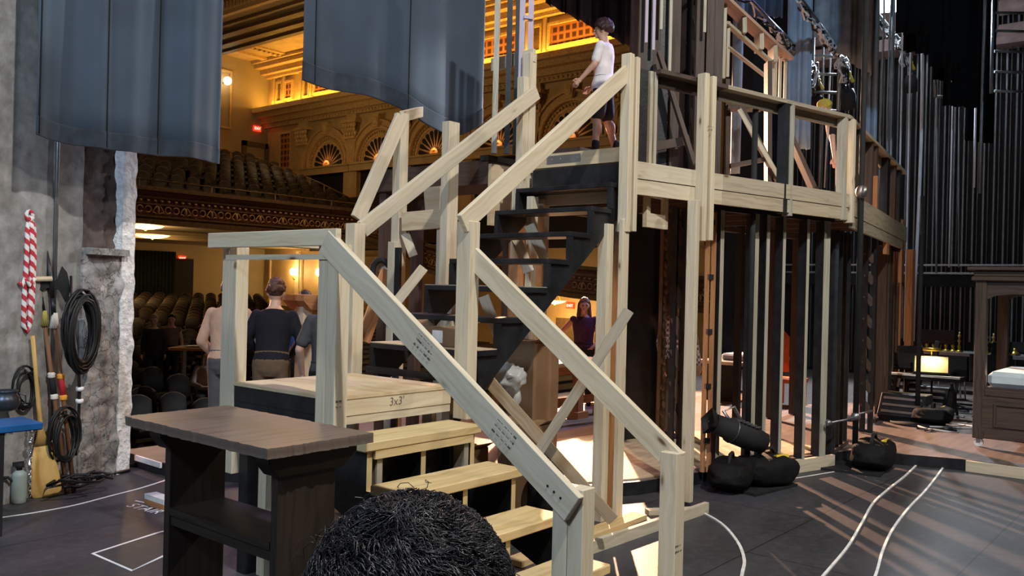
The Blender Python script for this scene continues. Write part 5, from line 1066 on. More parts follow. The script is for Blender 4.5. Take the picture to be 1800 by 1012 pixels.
carton('tall brown cardboard box standing behind the crossed braces', 2.36, 2.70, 1.06, 1.42, .004, 1.40); carton('low open cardboard box in front of the tall carton', 2.06, 2.33, .80, 1.04, .004, .80, .2); carton('brown carton on the floor deep below the black stair', 1.55, 2.0, 1.20, 1.52, .004, .60)
t = carton('flat cardboard box with a white label lying on the lower black tread', 1.18, 1.36, .80, 1.20, 1.421, 1.55); mb = MB(); mb.box(1.176, 1.179, .93, 1.03, 1.445, 1.53); mb.build('label', white_paint, t)
c = pd(893, 665, 6.35); bagm = mat('clear_plastic', (.62, .66, .68), .25, var=.25, trans=.25, alpha=.85); t = thing('plastic_bag', 'crumpled clear plastic bag resting on a pile under the black stair', 'bag', tuple(c-Vector((0, 0, .1))))
def bagfn(d, q): return q*(1+.35*noise.noise(d*2.5)+.25*abs(noise.noise(d*7)))
mb = MB(); mb.ball(c, .12, .12, .10, 30, 22, fn=bagfn); mb.build('bag', bagm, t); mb = MB(); mb.ball(c+Vector((.03, -.03, -.14)), .05, .05, .10, 20, 14, fn=bagfn); mb.build('tail', bagm, t)
sandbag(Vector((1.62, .95, .005)), .5, .4, .42, .5, 'dark crumpled bag under the lower end of the black stair', False)
sandbag(Vector((2.15, .75, .005)), .30, .26, .50, .3, 'dark sack standing on the floor just behind the front newel post', False)
# trestle work table under the deck
t = thing('work_table', 'long wooden work table with honey coloured legs beyond the crossed braces', 'table', (6.4, 3.9, .12)); pale_top = lumber('scrubbed_top', (.55, .40, .26), (.42, .28, .16))
mb = MB(); mb.box(5.65, 7.2, 3.40, 4.5, .83, .88); mb.build('top', pale_top, t); mb = MB(); mb.box(5.7, 7.15, 3.44, 3.48, .72, .83); mb.build('apron', orange_wood, t)
for x in (5.85, 6.45, 7.05):
    for y in (3.5, 4.4): mb = MB(); mb.box(x-.06, x+.06, y-.05, y+.05, .2, .83); mb.build('leg', orange_wood, t); mb = MB(); mb.box(x-.12, x+.12, y-.09, y+.09, .12, .21); mb.build('foot', orange_wood, t)
mb = MB(); mb.box(5.8, 7.1, 3.52, 3.58, .30, .40); mb.build('stretcher', orange_wood, t)
# lectern on the far side of the landing
t = thing('lectern', 'tall wooden lectern with an orange lit top and lilac lit post', 'lectern', tuple(pd(535, 540, 9.0).xy)+(.12,)); q = pd(535, 540, 9.0); lilm = lumber('pale_post_wood', (.52, .40, .42), (.42, .30, .32))
mb = MB(); mb.box(q.x-.06, q.x+.06, q.y-.06, q.y+.06, .55, q.z+.03); mb.build('post', pine, t); mb = MB(); mb.prism([(-.26, .13), (-.26, .07), (-.16, -.02), (.24, -.02), (.24, .13)], (q.x+.13, q.y-.16, q.z+.0), (1, 0, 0), (0, 0, 1), (0, 1, 0), .36); mb.build('top', orange_wood, t); mb = MB(); mb.box(q.x-.35, q.x+.4, q.y-.3, q.y+.3, .12, .55); mb.build('base', pine, t)  # orange light on the lectern top is held in its wood colour
# ================================================================== RIGHT: CANOPIED BED, ORCHESTRA
bed_wood = lumber('bed_wood', (.085, .060, .050), (.05, .034, .028), (.02, .014, .012), kn=.2, rough=.5)
bd = thing('canopy_bed', 'dark panelled wooden canopy bed on casters at the right edge', 'bed', (8.8, -2.1, .12)); bx, by = 8.17, -.90; mat_m = mat('mattress_ticking', (.62, .72, .76), .8, var=.08, bump=.1)
for (x, y) in ((bx, by), (bx, by-2.3), (bx+1.25, by), (bx+1.25, by-2.3)):
    mb = MB(); mb.box(x-.0, x+.12, y-.12, y, .22, 2.05); mb.build('post', bed_wood, bd, bev=.006)
    q = Vector((x+.06, y-.06, .12)); mb = MB(); mb.cyl(q+Vector((-.02, 0, .05)), q+Vector((.02, 0, .05)), .05, n=18); part(mb.build('caster', white_paint, bd), 'white rubber caster'); mb = MB(); mb.box(q.x-.03, q.x+.03, q.y-.02, q.y+.02, .17, .225); mb.build('caster_fork', steel, bd)
for x in (bx, bx+1.33):
    mb = MB(); mb.box(x-.01, x+.05, by-2.3, by-.1, .23, .80); sdp = mb.build('side_panel', bed_wood, bd); mb = MB(); mb.box(x-.025, x+.02, by-2.2, by-.12, .72, .80); mb.box(x-.025, x+.02, by-2.2, by-.12, .23, .31); mb.build('moulding', bed_wood, sdp, bev=.01)
    for k in range(2): mb = MB(); y1 = by-.22-k*1.05; frame_pts = ((y1-.95, y1, .37, .40), (y1-.95, y1, .62, .65), (y1-.95, y1-.92, .40, .62), (y1-.03, y1, .40, .62)); [mb.box(x-.03, x+.0, a, b2, c0_, c1_) for a, b2, c0_, c1_ in frame_pts]; mb.build('panel_frame', bed_wood, sdp, bev=.005)
mb = MB(); mb.box(bx+.02, bx+1.35, by-2.25, by-.12, .80, .82); mb.build('slats', bed_wood, bd)
mb = MB(); mb.box(bx+.06, bx+1.32, by-2.28, by-.13, .82, 1.0); part(mb.build('mattress', mat_m, bd, bev=.05), 'pale blue-white mattress')
for i, (z0, z1, o) in enumerate(((2.05, 2.10, .04), (2.10, 2.17, .02), (2.17, 2.21, .08))): mb = MB(); mb.box(bx-o, bx+1.37+o, by-2.42-o, by+o, z0, z1); mb.build('cornice', bed_wood, bd, bev=.01)
for x in (bx+.03, bx+1.30):
    poly = [(0, 2.05), (2.2, 2.05), (2.2, 1.80), (2.05, 1.88), (1.9, 1.90), (.30, 1.90), (.15, 1.88), (0, 1.80)]; mb = MB(); mb.prism(poly, (x, by-2.25, 0), (0, 1, 0), (0, 0, 1), (1, 0, 0), .03); mb.build('valance', bed_wood, bd)
# orchestra furniture
def P(u, v, z=.12): return pz(u, v, z)
OX = 14.6
tt = thing('prop_table', 'long black prop table carrying a row of brass candlesticks by the right wall', 'table', (OX, 0, .12)); mb = MB(); mb.box(OX-.35, OX+.35, -2.2, 2.1, .80, .86); mb.build('top', steel, tt)
for y in (-2.0, -.05, 1.9):
    for x in (OX-.3, OX+.3): mb = MB(); mb.box(x-.02, x+.02, y-.02, y+.02, .12, .80); mb.build('leg', black_matte, tt)
cs0 = thing('candlestick', 'small brass candlestick in the row on the long prop table', 'candlestick', (OX, 0, .86), 0, 'brass candlesticks on the long table'); mb = MB(); mb.lathe([(.075, 0), (.07, .02), (.03, .04), (.02, .08), (.035, .10), (.018, .13), (.018, .18), (.038, .20), (.02, .23), (.016, .27), (.03, .29), (.03, .31), (.012, .31)], (OX, 0, .86), 14); mb.build('stem', brass, cs0); mb = MB(); mb.cyl((OX, 0, 1.165), (OX, 0, 1.23), .012, n=8); mb.build('candle', mat('candle_wax', (.7, .6, .3), .6, var=0), cs0)
ylist = [px(u, 612, OX-.15).y for u in (1618, 1629, 1641, 1652, 1663, 1675, 1686, 1734, 1746, 1758, 1771)]; cs0.location = (OX-.15, ylist[0], .86)
for y in ylist[1:]: dup(cs0, (OX-.15, y, .86))
q = px(1783, 626, OX-.15); mb = MB(); mb.lathe([(.09, 0), (.10, .02), (.06, .05), (.03, .09), (.015, .13)], (OX-.15, q.y, .86), 14); tag(mb.build('hand_bell', brass), 'squat brass bell at the right end of the candlestick row', 'bell')
lit_m = mat('lit_paper', (.85, .72, .42), .7, var=.03)
def music_desk(u, v0, v1, d, w, h, label, m, lit=False):
    c = pd(u, (v0+v1)/2, d); t = thing('music_stand', label, 'music stand', (c.x, c.y, .12)); ax = Vector((.25, -1, 0)).normalized(); n = Vector((-.85, -.2, .45)).normalized(); n = (n-ax*n.dot(ax)).normalized(); up = n.cross(ax); up = up if up.z > 0 else -up
    mb = MB(); mb.frame(c, ax, up, n, w, h, .02); dsk = mb.build('desk', black_matte if lit else m, t); mb = MB(); mb.frame(c-up*(h/2)+n*.04, ax, up, n, w, .02, .08); mb.build('ledge', black_matte, dsk)
    mb = MB(); mb.cyl((c.x+.05, c.y, .14), (c.x+.05, c.y, c.z), .015, n=8); mb.build('pole', black_matte, t); 
    for k in range(3): a = k*2.1; mb = MB(); mb.tube([(c.x+.05, c.y, .22), (c.x+.05+.25*math.cos(a), c.y+.25*math.sin(a), .13)], .012, 6); mb.build('leg', black_matte, t)
    if lit:
        mb = MB(); mb.frame(c+n*.015, ax, up, n, w*.92, h*.9, .006); part(mb.build('sheet_music', lit_m, dsk), 'bright sheet music'); lp = c+up*(h*.62)+n*.16; mb = MB(); mb.cyl(lp-ax*.12, lp+ax*.12, .025, n=8); mb.tube([lp, c+up*(h*.5)], .008, 5); part(mb.build('lamp', brass, t), 'brass clip lamp'); lamp('SPOT', lp-Vector((0, 0, .03)), 14, (1, .80, .42), c-up*.1, .03, 150, .6, 'desk_lamp')
    return t
music_desk(1637, 628, 656, 12.8, .48, .30, 'music stand with brightly lit yellow sheet music', black_matte, True)
music_desk(1590, 624, 645, 13.2, .32, .26, 'unlit black music stand left of the lit one', black_matte); music_desk(1742, 632, 662, 12.6, .55, .42, 'wide unlit black music stand behind the bed', black_matte); music_desk(1680, 630, 660, 13.5, .30, .36, 'black music stand turned sideways beside the bed post', black_matte)
c = pd(1620, 662, 12.9); t = thing('keyboard', 'long black keyboard with pale edge on a stand below the lit music', 'keyboard', (c.x, c.y, .12)); mb = MB(); mb.bar(c+Vector((0, .45, 0)), c-Vector((0, .55, 0)), .3, .07); mb.build('body', black_matte, t); mb = MB(); mb.bar(c+Vector((-.14, .45, .03)), c+Vector((-.14, -.55, .03)), .06, .03); mb.build('keys', white_paint, t)
for s in (-.35, .45):
    mb = MB(); mb.bar((c.x-.2, c.y-s, .14), (c.x+.2, c.y-s, c.z-.04), .03, .03); mb.bar((c.x+.2, c.y-s, .14), (c.x-.2, c.y-s, c.z-.04), .03, .03); mb.build('stand_leg', black_matte, t)
ch0 = None
def chair(label, u, v, rz):
    c = P(u, v); t = thing('orchestra_chair', label, 'chair', tuple(c)); R = Matrix.Rotation(rz, 3, 'Z')
    def q(x, y, z): return c+R @ Vector((x, y, z))
    mb = MB(); mb.frame(q(0, 0, .45), R @ Vector((1, 0, 0)), R @ Vector((0, 1, 0)), Vector((0, 0, 1)), .42, .42, .05); mb.build('seat', black_matte, t, bev=.015); mb = MB(); mb.frame(q(0, .22, .78), R @ Vector((1, 0, 0)), R @ Vector((0, -.15, 1)).normalized(), R @ Vector((0, 1, .15)).normalized(), .42, .40, .03); mb.build('backrest', black_matte, t, bev=.012)
    for x in (-.19, .19):
        for y in (-.19, .19): mb = MB(); mb.cyl(q(x, y, .43), q(x*1.1, y*1.15, .0), .012, n=6); mb.build('leg', steel, t)
        mb = MB(); mb.cyl(q(x, .2, .43), q(x, .235, .7), .012, n=6); mb.build('back_post', steel, t)
chair('black orchestra chair at the end of the set beside the orange timber', 1585, 716, 2.4); chair('black orchestra chair near the unlit wide music stand', 1775, 700, -.6); chair('black orchestra chair between the keyboard and the bed post', 1668, 700, .4)
for u, v, lab in ((1590, 740, 'black wedge floor speaker left of the boom base'), (1632, 722, 'black wedge floor speaker behind the boom base')):
    c = P(u, v); t = thing('floor_speaker', lab, 'speaker', tuple(c)); mb = MB(); mb.prism([(-.25, 0), (.2, 0), (.25, .1), (.05, .38), (-.25, .38)], c-Vector((0, .3, 0)), (-1, 0, 0), (0, 0, 1), (0, 1, 0), .6); mb.build('cabinet', black_paint, t, bev=.01); mb = MB(); n_ = Vector((-.28, 0, .2)).normalized()
    for k in range(3): mb.bar(c+Vector((-.225+.06*k, -.25, .14+.085*k))+n_*.012, c+Vector((-.225+.06*k, .25, .14+.085*k))+n_*.012, .02, .03)
    mb.build('grille', steel, t)
for (u0, u1, v0, v1, d, lab) in ((1612, 1690, 578, 604, 16.2, 'black notice board low on the counterweight wall'), (1772, 1810, 600, 618, 16, 'black panel on the wall behind the right end of the candlesticks')):
    a, b_ = pd(u0, v0, d), pd(u1, v1, d); mb = MB(); mb.bar((a.x, a.y, (a.z+b_.z)/2), (a.x, b_.y, (a.z+b_.z)/2), .05, a.z-b_.z); tag(mb.build('wall_board', black_paint), lab, 'board')
c = px(1727, 586, 16.6); mb = MB(); mb.box(c.x-.03, c.x+.03, c.y-.07, c.y+.07, c.z-.1, c.z+.1); t = thing('wall_switch', 'white switch plate on the dark wall behind the bed', 'switch', tuple(c)); mb.build('plate', white_paint, t); mb = MB(); mb.box(c.x-.04, c.x-.03, c.y-.015, c.y+.015, c.z-.03, c.z+.03); mb.build('lever', black_matte, t)
c = P(1650, 735); t = thing('floor_cables', 'loose cables strewn on the deck by the orchestra', 'cables', tuple(c)); rnd = random.Random(17)
for k in range(14): q = P(rnd.uniform(1620, 1692), rnd.uniform(700, 760)); mb = MB(); mb.tube([q+Vector((rnd.uniform(-.4, .4), rnd.uniform(-.5, .5), .02)) for j in range(5)], .012, 5); mb.build('loop', wire_w if k % 3 == 0 else cable_m, t)
# orange chair seen inside the set
c = pz(1385, 712, .12); t = thing('orange_chair', 'orange painted high-backed chair standing inside the set behind the studs', 'chair', tuple(c)); om = mat('orange_paint', (.55, .13, .04), .5, var=.2)
mb = MB(); mb.prism([(-.22, .5), (.22, .5), (.22, 1.05), (.12, 1.15), (.0, 1.38), (-.12, 1.15), (-.22, 1.05)], c+Vector((0, .2, 0)), (.8, -.6, 0), (0, 0, 1), (.6, .8, 0), .04); mb.build('backrest', om, t); mb = MB(); mb.box(c.x-.24, c.x+.24, c.y-.22, c.y+.22, c.z+.36, c.z+.42); mb.build('seat', om, t)
for x in (-.2, .2):
    for y in (-.18, .18): mb = MB(); mb.box(c.x+x-.025, c.x+x+.025, c.y+y-.025, c.y+y+.025, c.z, c.z+.36); mb.build('leg', om, t)
t = thing('cloth_table', 'low pale table with folded white cloths glimpsed between the front studs', 'table', tuple(pz(1300, 700, .12))); c = pz(1300, 700, .12); mb = MB(); mb.box(c.x-.6, c.x+1.4, c.y-.3, c.y+.5, .70, .75); mb.build('top', steel, t); mb = MB(); mb.box(c.x-.3, c.x+.3, c.y-.2, c.y+.2, .75, .86); mb.build('cloth', mat('grey_cloth', (.4, .42, .5), .9), t, bev=.03)
for x in (-.5, 1.3): mb = MB(); mb.box(c.x+x-.03, c.x+x+.03, c.y-.2, c.y+.4, .12, .70); mb.build('leg', black_matte, t)
# ================================================================== PEOPLE
def skin_mat(n, c): 
    m = mat(n, c, .5, var=.08, scale=20); m.node_tree.nodes['Principled BSDF'].inputs['Subsurface Weight'].default_value = .08; return m
SKIN = skin_mat('skin_fair', (.58, .36, .27)); SKIN2 = skin_mat('skin_tan', (.42, .24, .16)); SKIN3 = skin_mat('skin_brown', (.20, .105, .065))
HAIR = mat('dark_hair', (.014, .010, .009), .5, var=.4, scale=60, bump=.6, bscale=90); HAIR_R = mat('reddish_hair', (.085, .034, .022), .5, var=.4, scale=60, bump=.5, bscale=90); HAIR_G = mat('grey_hair', (.35, .28, .22), .6, var=.3, scale=60); HAIR_P = mat('brown_curls', (.035, .014, .016), .6, var=.4, scale=50)
EYE_M = mat('eye', (.03, .02, .015), .2, var=0); LIP = mat('lips', (.36, .13, .11), .5, var=0)
def remesh(mb, vox, sm=3):
    me = mb.mesh('tmp', black_matte, Vector((0, 0, 0))); ob = bpy.data.objects.new('tmp', me); COL.objects.link(ob)
    r = ob.modifiers.new('r', 'REMESH'); r.mode = 'VOXEL'; r.voxel_size = vox; s = ob.modifiers.new('s', 'SMOOTH'); s.factor = .5; s.iterations = sm
    dg = bpy.context.evaluated_depsgraph_get(); out = bpy.data.meshes.new_from_object(ob.evaluated_get(dg)); bpy.data.objects.remove(ob); bpy.data.meshes.remove(me); out.materials.clear()
    out.polygons.foreach_set('use_smooth', [True]*len(out.polygons)); return out
def capsule(mb, a, b, ra, rb, n=12):
    mb.tube([a, b], [ra, rb], n, cap=True); mb.ball(a, ra*.99, n=n, m=8); mb.ball(b, rb*.99, n=n, m=8)
def person(label, loc, rz, h=1.75, skin=SKIN, pose=None, lean=0, head=(0, 0), top=None, sleeve='short', bottom=None, blen=1.0, shoe=None, hair=None, hstyle='short', vox=.012, skirt=None, apron=None, untuck=.0, curl=.6):
    k = h/1.75; t = thing('person', label, 'person', loc, rz); P0 = dict(sl=(-.172, 0, 1.405), sr=(.172, 0, 1.405), el=(-.23, -.02, 1.14), er=(.23, -.02, 1.14), wl=(-.24, .06, .89), wr=(.24, .06, .89), hl=(-.088, 0, .93), hr=(.088, 0, .93), kl=(-.095, .02, .50), kr=(.095, .02, .50), al=(-.10, -.02, .09), ar=(.10, -.02, .09))
    P0.update(pose or {}); J = {q: Vector(w) for q, w in P0.items()}
    RX = Matrix.Rotation(-lean, 3, 'X'); piv = Vector((0, 0, .95))
    def up(q): return piv+RX @ (q-piv)
    for q in ('sl', 'sr', 'el', 'er', 'wl', 'wr'):
        J[q] = up(J[q])
    HR = Matrix.Rotation(head[0], 3, 'Z') @ Matrix.Rotation(head[1], 3, 'X'); nk = up(Vector((0, .0, 1.50)))
    def hd(x, y, z): return nk+RX @ (HR @ Vector((x, y, z-1.50)))
    rings = ((.80, .10, .09, 0), (.86, .158, .112, 0), (.94, .168, .118, -.005), (1.05, .142, .102, 0), (1.18, .152, .112, .005), (1.30, .172, .118, .0), (1.39, .172, .105, -.005), (1.43, .135, .092, -.008), (1.455, .10, .08, -.01), (1.49, .060, .060, -.005), (1.55, .054, .058, .005))
    def torso(mb, g=0, z0=0, z1=9, flare=0):
        R = []
        for z, a, b2, y in rings:
            if z0 <= z <= z1:
                c = Vector((0, y, z)); R.append([(up(q) if z > .9 else q) for q in [c+Vector(((a+g+(flare if z < 1 else 0))*math.cos(w), (b2+g+(flare if z < 1 else 0))*math.sin(w), 0)) for w in [2*math.pi*i/20 for i in range(20)]]])
        mb.loft(R)
    # body
    mb = MB(); torso(mb)
    for s in 'lr':
        capsule(mb, J['s'+s], J['e'+s], .050, .040); capsule(mb, J['e'+s], J['w'+s], .041, .027); capsule(mb, J['h'+s], J['k'+s], .082, .054); capsule(mb, J['k'+s], J['a'+s], .054, .037)
        mid = J['k'+s]+(J['a'+s]-J['k'+s])*.3+Vector((0, -.018, 0)); mb.ball(mid, .050, .052, .11)
        capsule(mb, J['a'+s]+Vector((0, -.02, -.045)), J['a'+s]+Vector((0, .15, -.058)), .040, .030)
        d = (J['w'+s]-J['e'+s]).normalized(); sd = -1 if s == 'l' else 1; fw = Vector((0, 1, 0)); a = d.cross(fw); a = a.normalized() if a.length > .2 else Vector((1, 0, 0)); f = a.cross(d).normalized()
        if f.y < 0: f = -f; a = -a
        w = J['w'+s]; mb.ball(w+d*.05, .024, .040, .024, 10, 8); capsule(mb, w, w+d*.085, .024, .030)
        for i, ln in enumerate((.072, .082, .076, .060)):
            o = w+d*.085+f*(.030-.020*i); k1 = o+d*ln*.5-a*(sd*curl*.02); k2 = k1+d*ln*.5*(1-curl*.5)-a*(sd*curl*.035); capsule(mb, o, k1, .0095, .009, 8); capsule(mb, k1, k2, .009, .0075, 8)
        o = w+d*.035+f*.030; capsule(mb, o, o+d*.035+f*.026, .011, .010, 8); capsule(mb, o+d*.035+f*.026, o+d*.068+f*.030, .010, .008, 8)
    def hfn(dv, q):
        x, y, z = q
        if dv.z < 0: x *= 1-.28*(-dv.z)**1.2; y = y*(1-.12*(-dv.z))+.012*(-dv.z)
        if dv.y > .6: y -= .006
        return HRX @ Vector((x, y, z))
    HRX = RX @ HR
    mb.ball(hd(0, .012, 1.635), .074, .094, .118, 22, 16, fn=hfn)
    capsule(mb, hd(0, .10, 1.655), hd(0, .118, 1.612), .010, .015, 8)
    for s in (-1, 1):
        mb.ball(hd(s*.076, -.002, 1.625), .014, .024, .034, 8, 6); mb.ball(hd(s*.03, .088, 1.668), .026, .014, .010, 8, 6)
    mb.ball(hd(0, .092, 1.563), .026, .018, .018, 8, 6); mb.ball(hd(0, .096, 1.585), .024, .014, .008, 8, 6)
    def fin(me, name, m):
        me.transform(Matrix.Scale(k, 4)); me.materials.append(m); o = bpy.data.objects.new(name, me); COL.objects.link(o); o.parent = t; return o
    fin(remesh(mb, vox*.75, 2), 'body', skin)
    for s in (-1, 1): mb = MB(); mb.ball(hd(s*.030, .096, 1.642), .012, .008, .009, 10, 8); o = mb.build('eye', EYE_M, None, (0, 0, 0)); o.data.transform(Matrix.Scale(k, 4)); o.parent = t
    mb = MB(); mb.ball(hd(0, .106, 1.586), .022, .006, .006, 10, 6); o = mb.build('mouth', LIP, None, (0, 0, 0)); o.data.transform(Matrix.Scale(k, 4)); o.parent = t
    if top:
        mb = MB(); torso(mb, .018, .86-untuck*.1 if untuck else .93, 1.46, untuck)
        if untuck: mb.ball(Vector((0, 0, .90)), .19+untuck, .135+untuck, .10)
        fr_ = dict(none=0, short=.75, long=1.0)[sleeve]
        for s in 'lr':
            if fr_: e = J['s'+s]+(J['e'+s]-J['s'+s])*fr_; capsule(mb, J['s'+s], e, .060, .062 if fr_ < 1 else .054)
            else: mb.ball(J['s'+s], .066)
            if sleeve == 'long': capsule(mb, J['e'+s], J['w'+s], .054, .040)
        fin(remesh(mb, vox, 6), 'shirt', top)
    if bottom:
        mb = MB(); torso(mb, .016, .80, 1.06)
        for s in 'lr':
            if blen < .5: e = J['h'+s]+(J['k'+s]-J['h'+s])*(blen*2); capsule(mb, J['h'+s], e, .105, .100)
            else: capsule(mb, J['h'+s], J['k'+s], .100, .075); capsule(mb, J['k'+s], J['k'+s]+(J['a'+s]-J['k'+s])*.96, .074, .062)
        fin(remesh(mb, vox, 3), 'trousers' if blen > .5 else 'shorts', bottom)
        mb = MB(); R = []
        for z in (1.0, 1.035): R.append([up(Vector((.168*math.cos(w), .124*math.sin(w), z))) for w in [2*math.pi*i/24 for i in range(24)]])
        mb.loft(R); o = mb.build('waistband', bottom, None, (0, 0, 0)); o.data.transform(Matrix.Scale(k, 4)); o.parent = t
    if skirt:
        mb = MB(); R = []
        for i in range(9): z = 1.06-.98*i/8; R.append([Vector(((.15+.26*(i/8)**.8+.02*math.sin(w*9)*(i/8))*math.cos(w), (.11+.26*(i/8)**.8+.02*math.sin(w*9)*(i/8))*math.sin(w), z)) for w in [2*math.pi*q/54 for q in range(54)]])
        mb.loft(R); o = mb.build('skirt', skirt, None, (0, 0, 0)); o.data.transform(Matrix.Scale(k, 4)); o.parent = t
    for s in 'lr':
        if shoe:
            mb = MB(); a = J['a'+s]; capsule(mb, a+Vector((0, -.03, -.045)), a+Vector((0, .165, -.052)), .047, .040); capsule(mb, a+Vector((0, 0, -.03)), a+Vector((0, 0, .10)), .050, .052); fin(remesh(mb, .012, 2), 'shoe', shoe)
    if hair:
        mb = MB()
        if hstyle in ('curly', 'tousled'):
            big = hstyle == 'curly'
            for i in range(150):
                z_ = random.uniform(-.25, 1); a = random.uniform(0, 6.28); rr = math.sqrt(max(0, 1-z_*z_)); dv = Vector((rr*math.cos(a), rr*math.sin(a), z_))
                if dv.y > .45 and dv.z < .45: continue
                q = hd(dv.x*(.095 if big else .080), .0+dv.y*(.108 if big else .100)-.01, 1.665+dv.z*(.112 if big else .108)); mb.ball(q, random.uniform(.018, .036) if big else random.uniform(.012, .024), n=8, m=6)
            mb.ball(hd(0, -.012, 1.675), .086, .098, .10, 16, 12)
        else:
            def hf(dv, q):
                if dv.y > .25: q = Vector((q.x, q.y-.02*(dv.y-.25), q.z)); 
                if dv.y > .2 and dv.z < .25: q = q*.55
                if dv.z < -.35: q = q*.75
                return HRX @ (q*(1+.10*noise.noise(dv*5)+.05*noise.noise(dv*13)))
            mb.ball(hd(0, -.010, 1.658), .097, .118, .124, 30, 20, fn=hf)
            if hstyle == 'long':
                for s in (-1, 1): capsule(mb, hd(s*.065, -.03, 1.66), hd(s*.085, -.01, 1.47), .045, .042); capsule(mb, hd(s*.04, -.07, 1.62), hd(s*.05, -.06, 1.44), .055, .05)
        fin(remesh(mb, .009 if vox < .013 else .012, 1), 'hair', hair)
    return t
def cl(n, c, **k): return MATS.get(n) or mat(n, c, .85, var=.2, scale=5, bump=.8, bscale=7, **k)
CHK, _nt, _b = _new('checked_shirt'); _tc = N(_nt, 'ShaderNodeTexCoord'); _ck = N(_nt, 'ShaderNodeTexChecker', Scale=32.0); _ck.inputs[1].default_value = (.6, .52, .5, 1); _ck.inputs[2].default_value = (.16, .08, .09, 1); _nt.links.new(_tc.outputs['Object'], _ck.inputs[0]); _nt.links.new(_ck.outputs[0], _b.inputs['Base Color'])
A_ = math.pi
def face(dx, dy): return math.atan2(-dx, dy)       # rotation for local +Y to point along (dx,dy)
# man on the upper platform, walking away to the left
person('curly-haired man in pale tee and dark shorts standing high at the top of the stair', (6.22, 3.06, 3.52), face(-.35, 1), 1.76, SKIN, dict(el=(-.22, .06, 1.16), wl=(-.19, .24, 1.0), er=(.24, .03, 1.15), wr=(.2, .2, .98), kl=(-.09, .05, .5), al=(-.10, .06, .09), kr=(.09, -.04, .5), ar=(.10, -.16, .10)), 0.02, (.05, -.05), cl('pale_tee', (.72, .70, .74)), 'short', cl('dark_shorts', (.022, .018, .026)), .42, black_matte, HAIR_P, 'curly', .011, untuck=.02)
# people beyond the landing
person('man in navy sweater and olive trousers seen from behind past the landing', tuple(pd(478, 600, 8.5).xy)+(.12,), face(.72, .69), 1.74, SKIN, dict(el=(-.27, .02, 1.16), wl=(-.13, .22, 1.06), er=(.27, .02, 1.16), wr=(.14, .22, 1.04)), .22, (.1, .15), cl('navy_knit', (.004, .004, .010)), 'long', cl('olive_twill', (.13, .085, .05)), 1, black_matte, HAIR_R, 'tousled')
person('person in a loose orange lit grey top mostly hidden behind the left landing post', tuple(pd(398, 600, 8.6).xy)+(.12,), face(.8, .6), 1.74, SKIN2, dict(el=(-.26, .0, 1.12), wl=(-.15, .2, .95), er=(.30, .04, 1.10), wr=(.34, .26, .98)), .12, (0, -.1), cl('orange_lit_shirt', (.46, .30, .22)), 'long', cl('grey_trousers', (.08, .08, .09)), 1, black_matte, HAIR, 'short')  # orange light is mixed into the grey shirt colour
person('man in grey tee half hidden behind the near landing post', tuple(pd(580, 600, 7.8).xy)+(.12,), face(.75, .66), 1.72, SKIN, dict(el=(-.27, -.02, 1.14), wl=(-.27, .12, .92)), .02, (0, 0), cl('slate_tee', (.055, .055, .06)), 'short', cl('black_jeans', (.012, .012, .015)), 1, black_matte, HAIR, 'short')
q = pd(533, 600, 10.2); person('person in blue top bending behind the wooden lectern', (q.x, q.y, .12), face(-.5, -.8), 1.62, SKIN, {}, .1, (0, -.3), cl('blue_top', (.03, .07, .22)), 'long', cl('black_jeans', (.01, .01, .01)), 1, black_matte, HAIR, 'short')
person('long-haired person in dark purple vest with hands on hips facing the camera', (7.58, 4.22, .12), face(-.85, -.62), 1.58, SKIN2, dict(el=(-.38, -.03, 1.18), wl=(-.19, .06, 1.0), er=(.38, -.03, 1.18), wr=(.19, .06, 1.0)), 0, (.05, -.05), cl('purple_vest', (.035, .012, .05)), 'none', cl('black_jeans', (.01, .01, .01)), 1, black_matte, HAIR_R, 'long')
person('person in yellow gown partly hidden behind the tall pine leg', (7.95, 3.98, .12), face(-.9, -.5), 1.60, SKIN2, dict(el=(-.26, .04, 1.14), wl=(-.20, .22, 1.0)), 0, (0, 0), cl('peach_bodice', (.55, .25, .12)), 'short', None, 1, black_matte, HAIR, 'long', skirt=cl('yellow_gown', (.62, .40, .08)))
q = pz(1192, 720, .12); q = pd(1190, 700, 10.3); person('person in a checked shirt glimpsed between the inner studs', (q.x, q.y, .12), face(-.5, -.8), 1.72, SKIN, {}, 0, (.4, 0), CHK, 'long', cl('brown_trousers', (.10, .06, .04)), 1, black_matte, HAIR, 'short')
person('person in black bending with one arm reaching down behind the guard rail', (8.72, .86, 2.90), face(-.35, .92), 1.62, SKIN, dict(el=(-.30, .10, 1.14), wl=(-.36, .16, .86), er=(.24, .05, 1.13)), .32, (0, -.35), cl('black_tee', (.010, .010, .012)), 'short', cl('black_jeans', (.01, .01, .01)), 1, black_matte, cl('yellow_cap', (.5, .38, .06)), 'short')
# audience members in the stalls
def aud(label, u, vtop, d, hgt, **k):
    q = pd(u, vtop, d); return person(label, (q.x, q.y, q.z-hgt), face(-.6, -.8), hgt, k.pop('skin', SKIN), k.pop('pose', {}), k.pop('lean', 0), (0, 0), k.pop('top'), k.pop('sleeve', 'long'), k.pop('bottom', cl('black_jeans', (.01, .01, .01))), 1, black_matte, k.pop('hair', HAIR), 'short', .02)
jack = cl('dark_jacket', (.03, .025, .025))
aud('grey-haired person in dark jacket leaning forward among the stalls seats', 272, 553, 19, 1.70, top=jack, hair=HAIR_G, lean=.15); aud('person in dark vest and pale sleeves standing among the stalls seats', 302, 553, 19.3, 1.65, top=cl('tan_vest', (.20, .13, .09)), sleeve='none')
sit = dict(kl=(-.10, .42, .90), kr=(.10, .42, .90), al=(-.1, .44, .48), ar=(.1, .44, .48), hl=(-.09, .0, .93), hr=(.09, 0, .93), el=(-.24, .14, 1.15), wl=(-.08, .28, 1.12), er=(.24, .14, 1.15), wr=(.08, .28, 1.12))
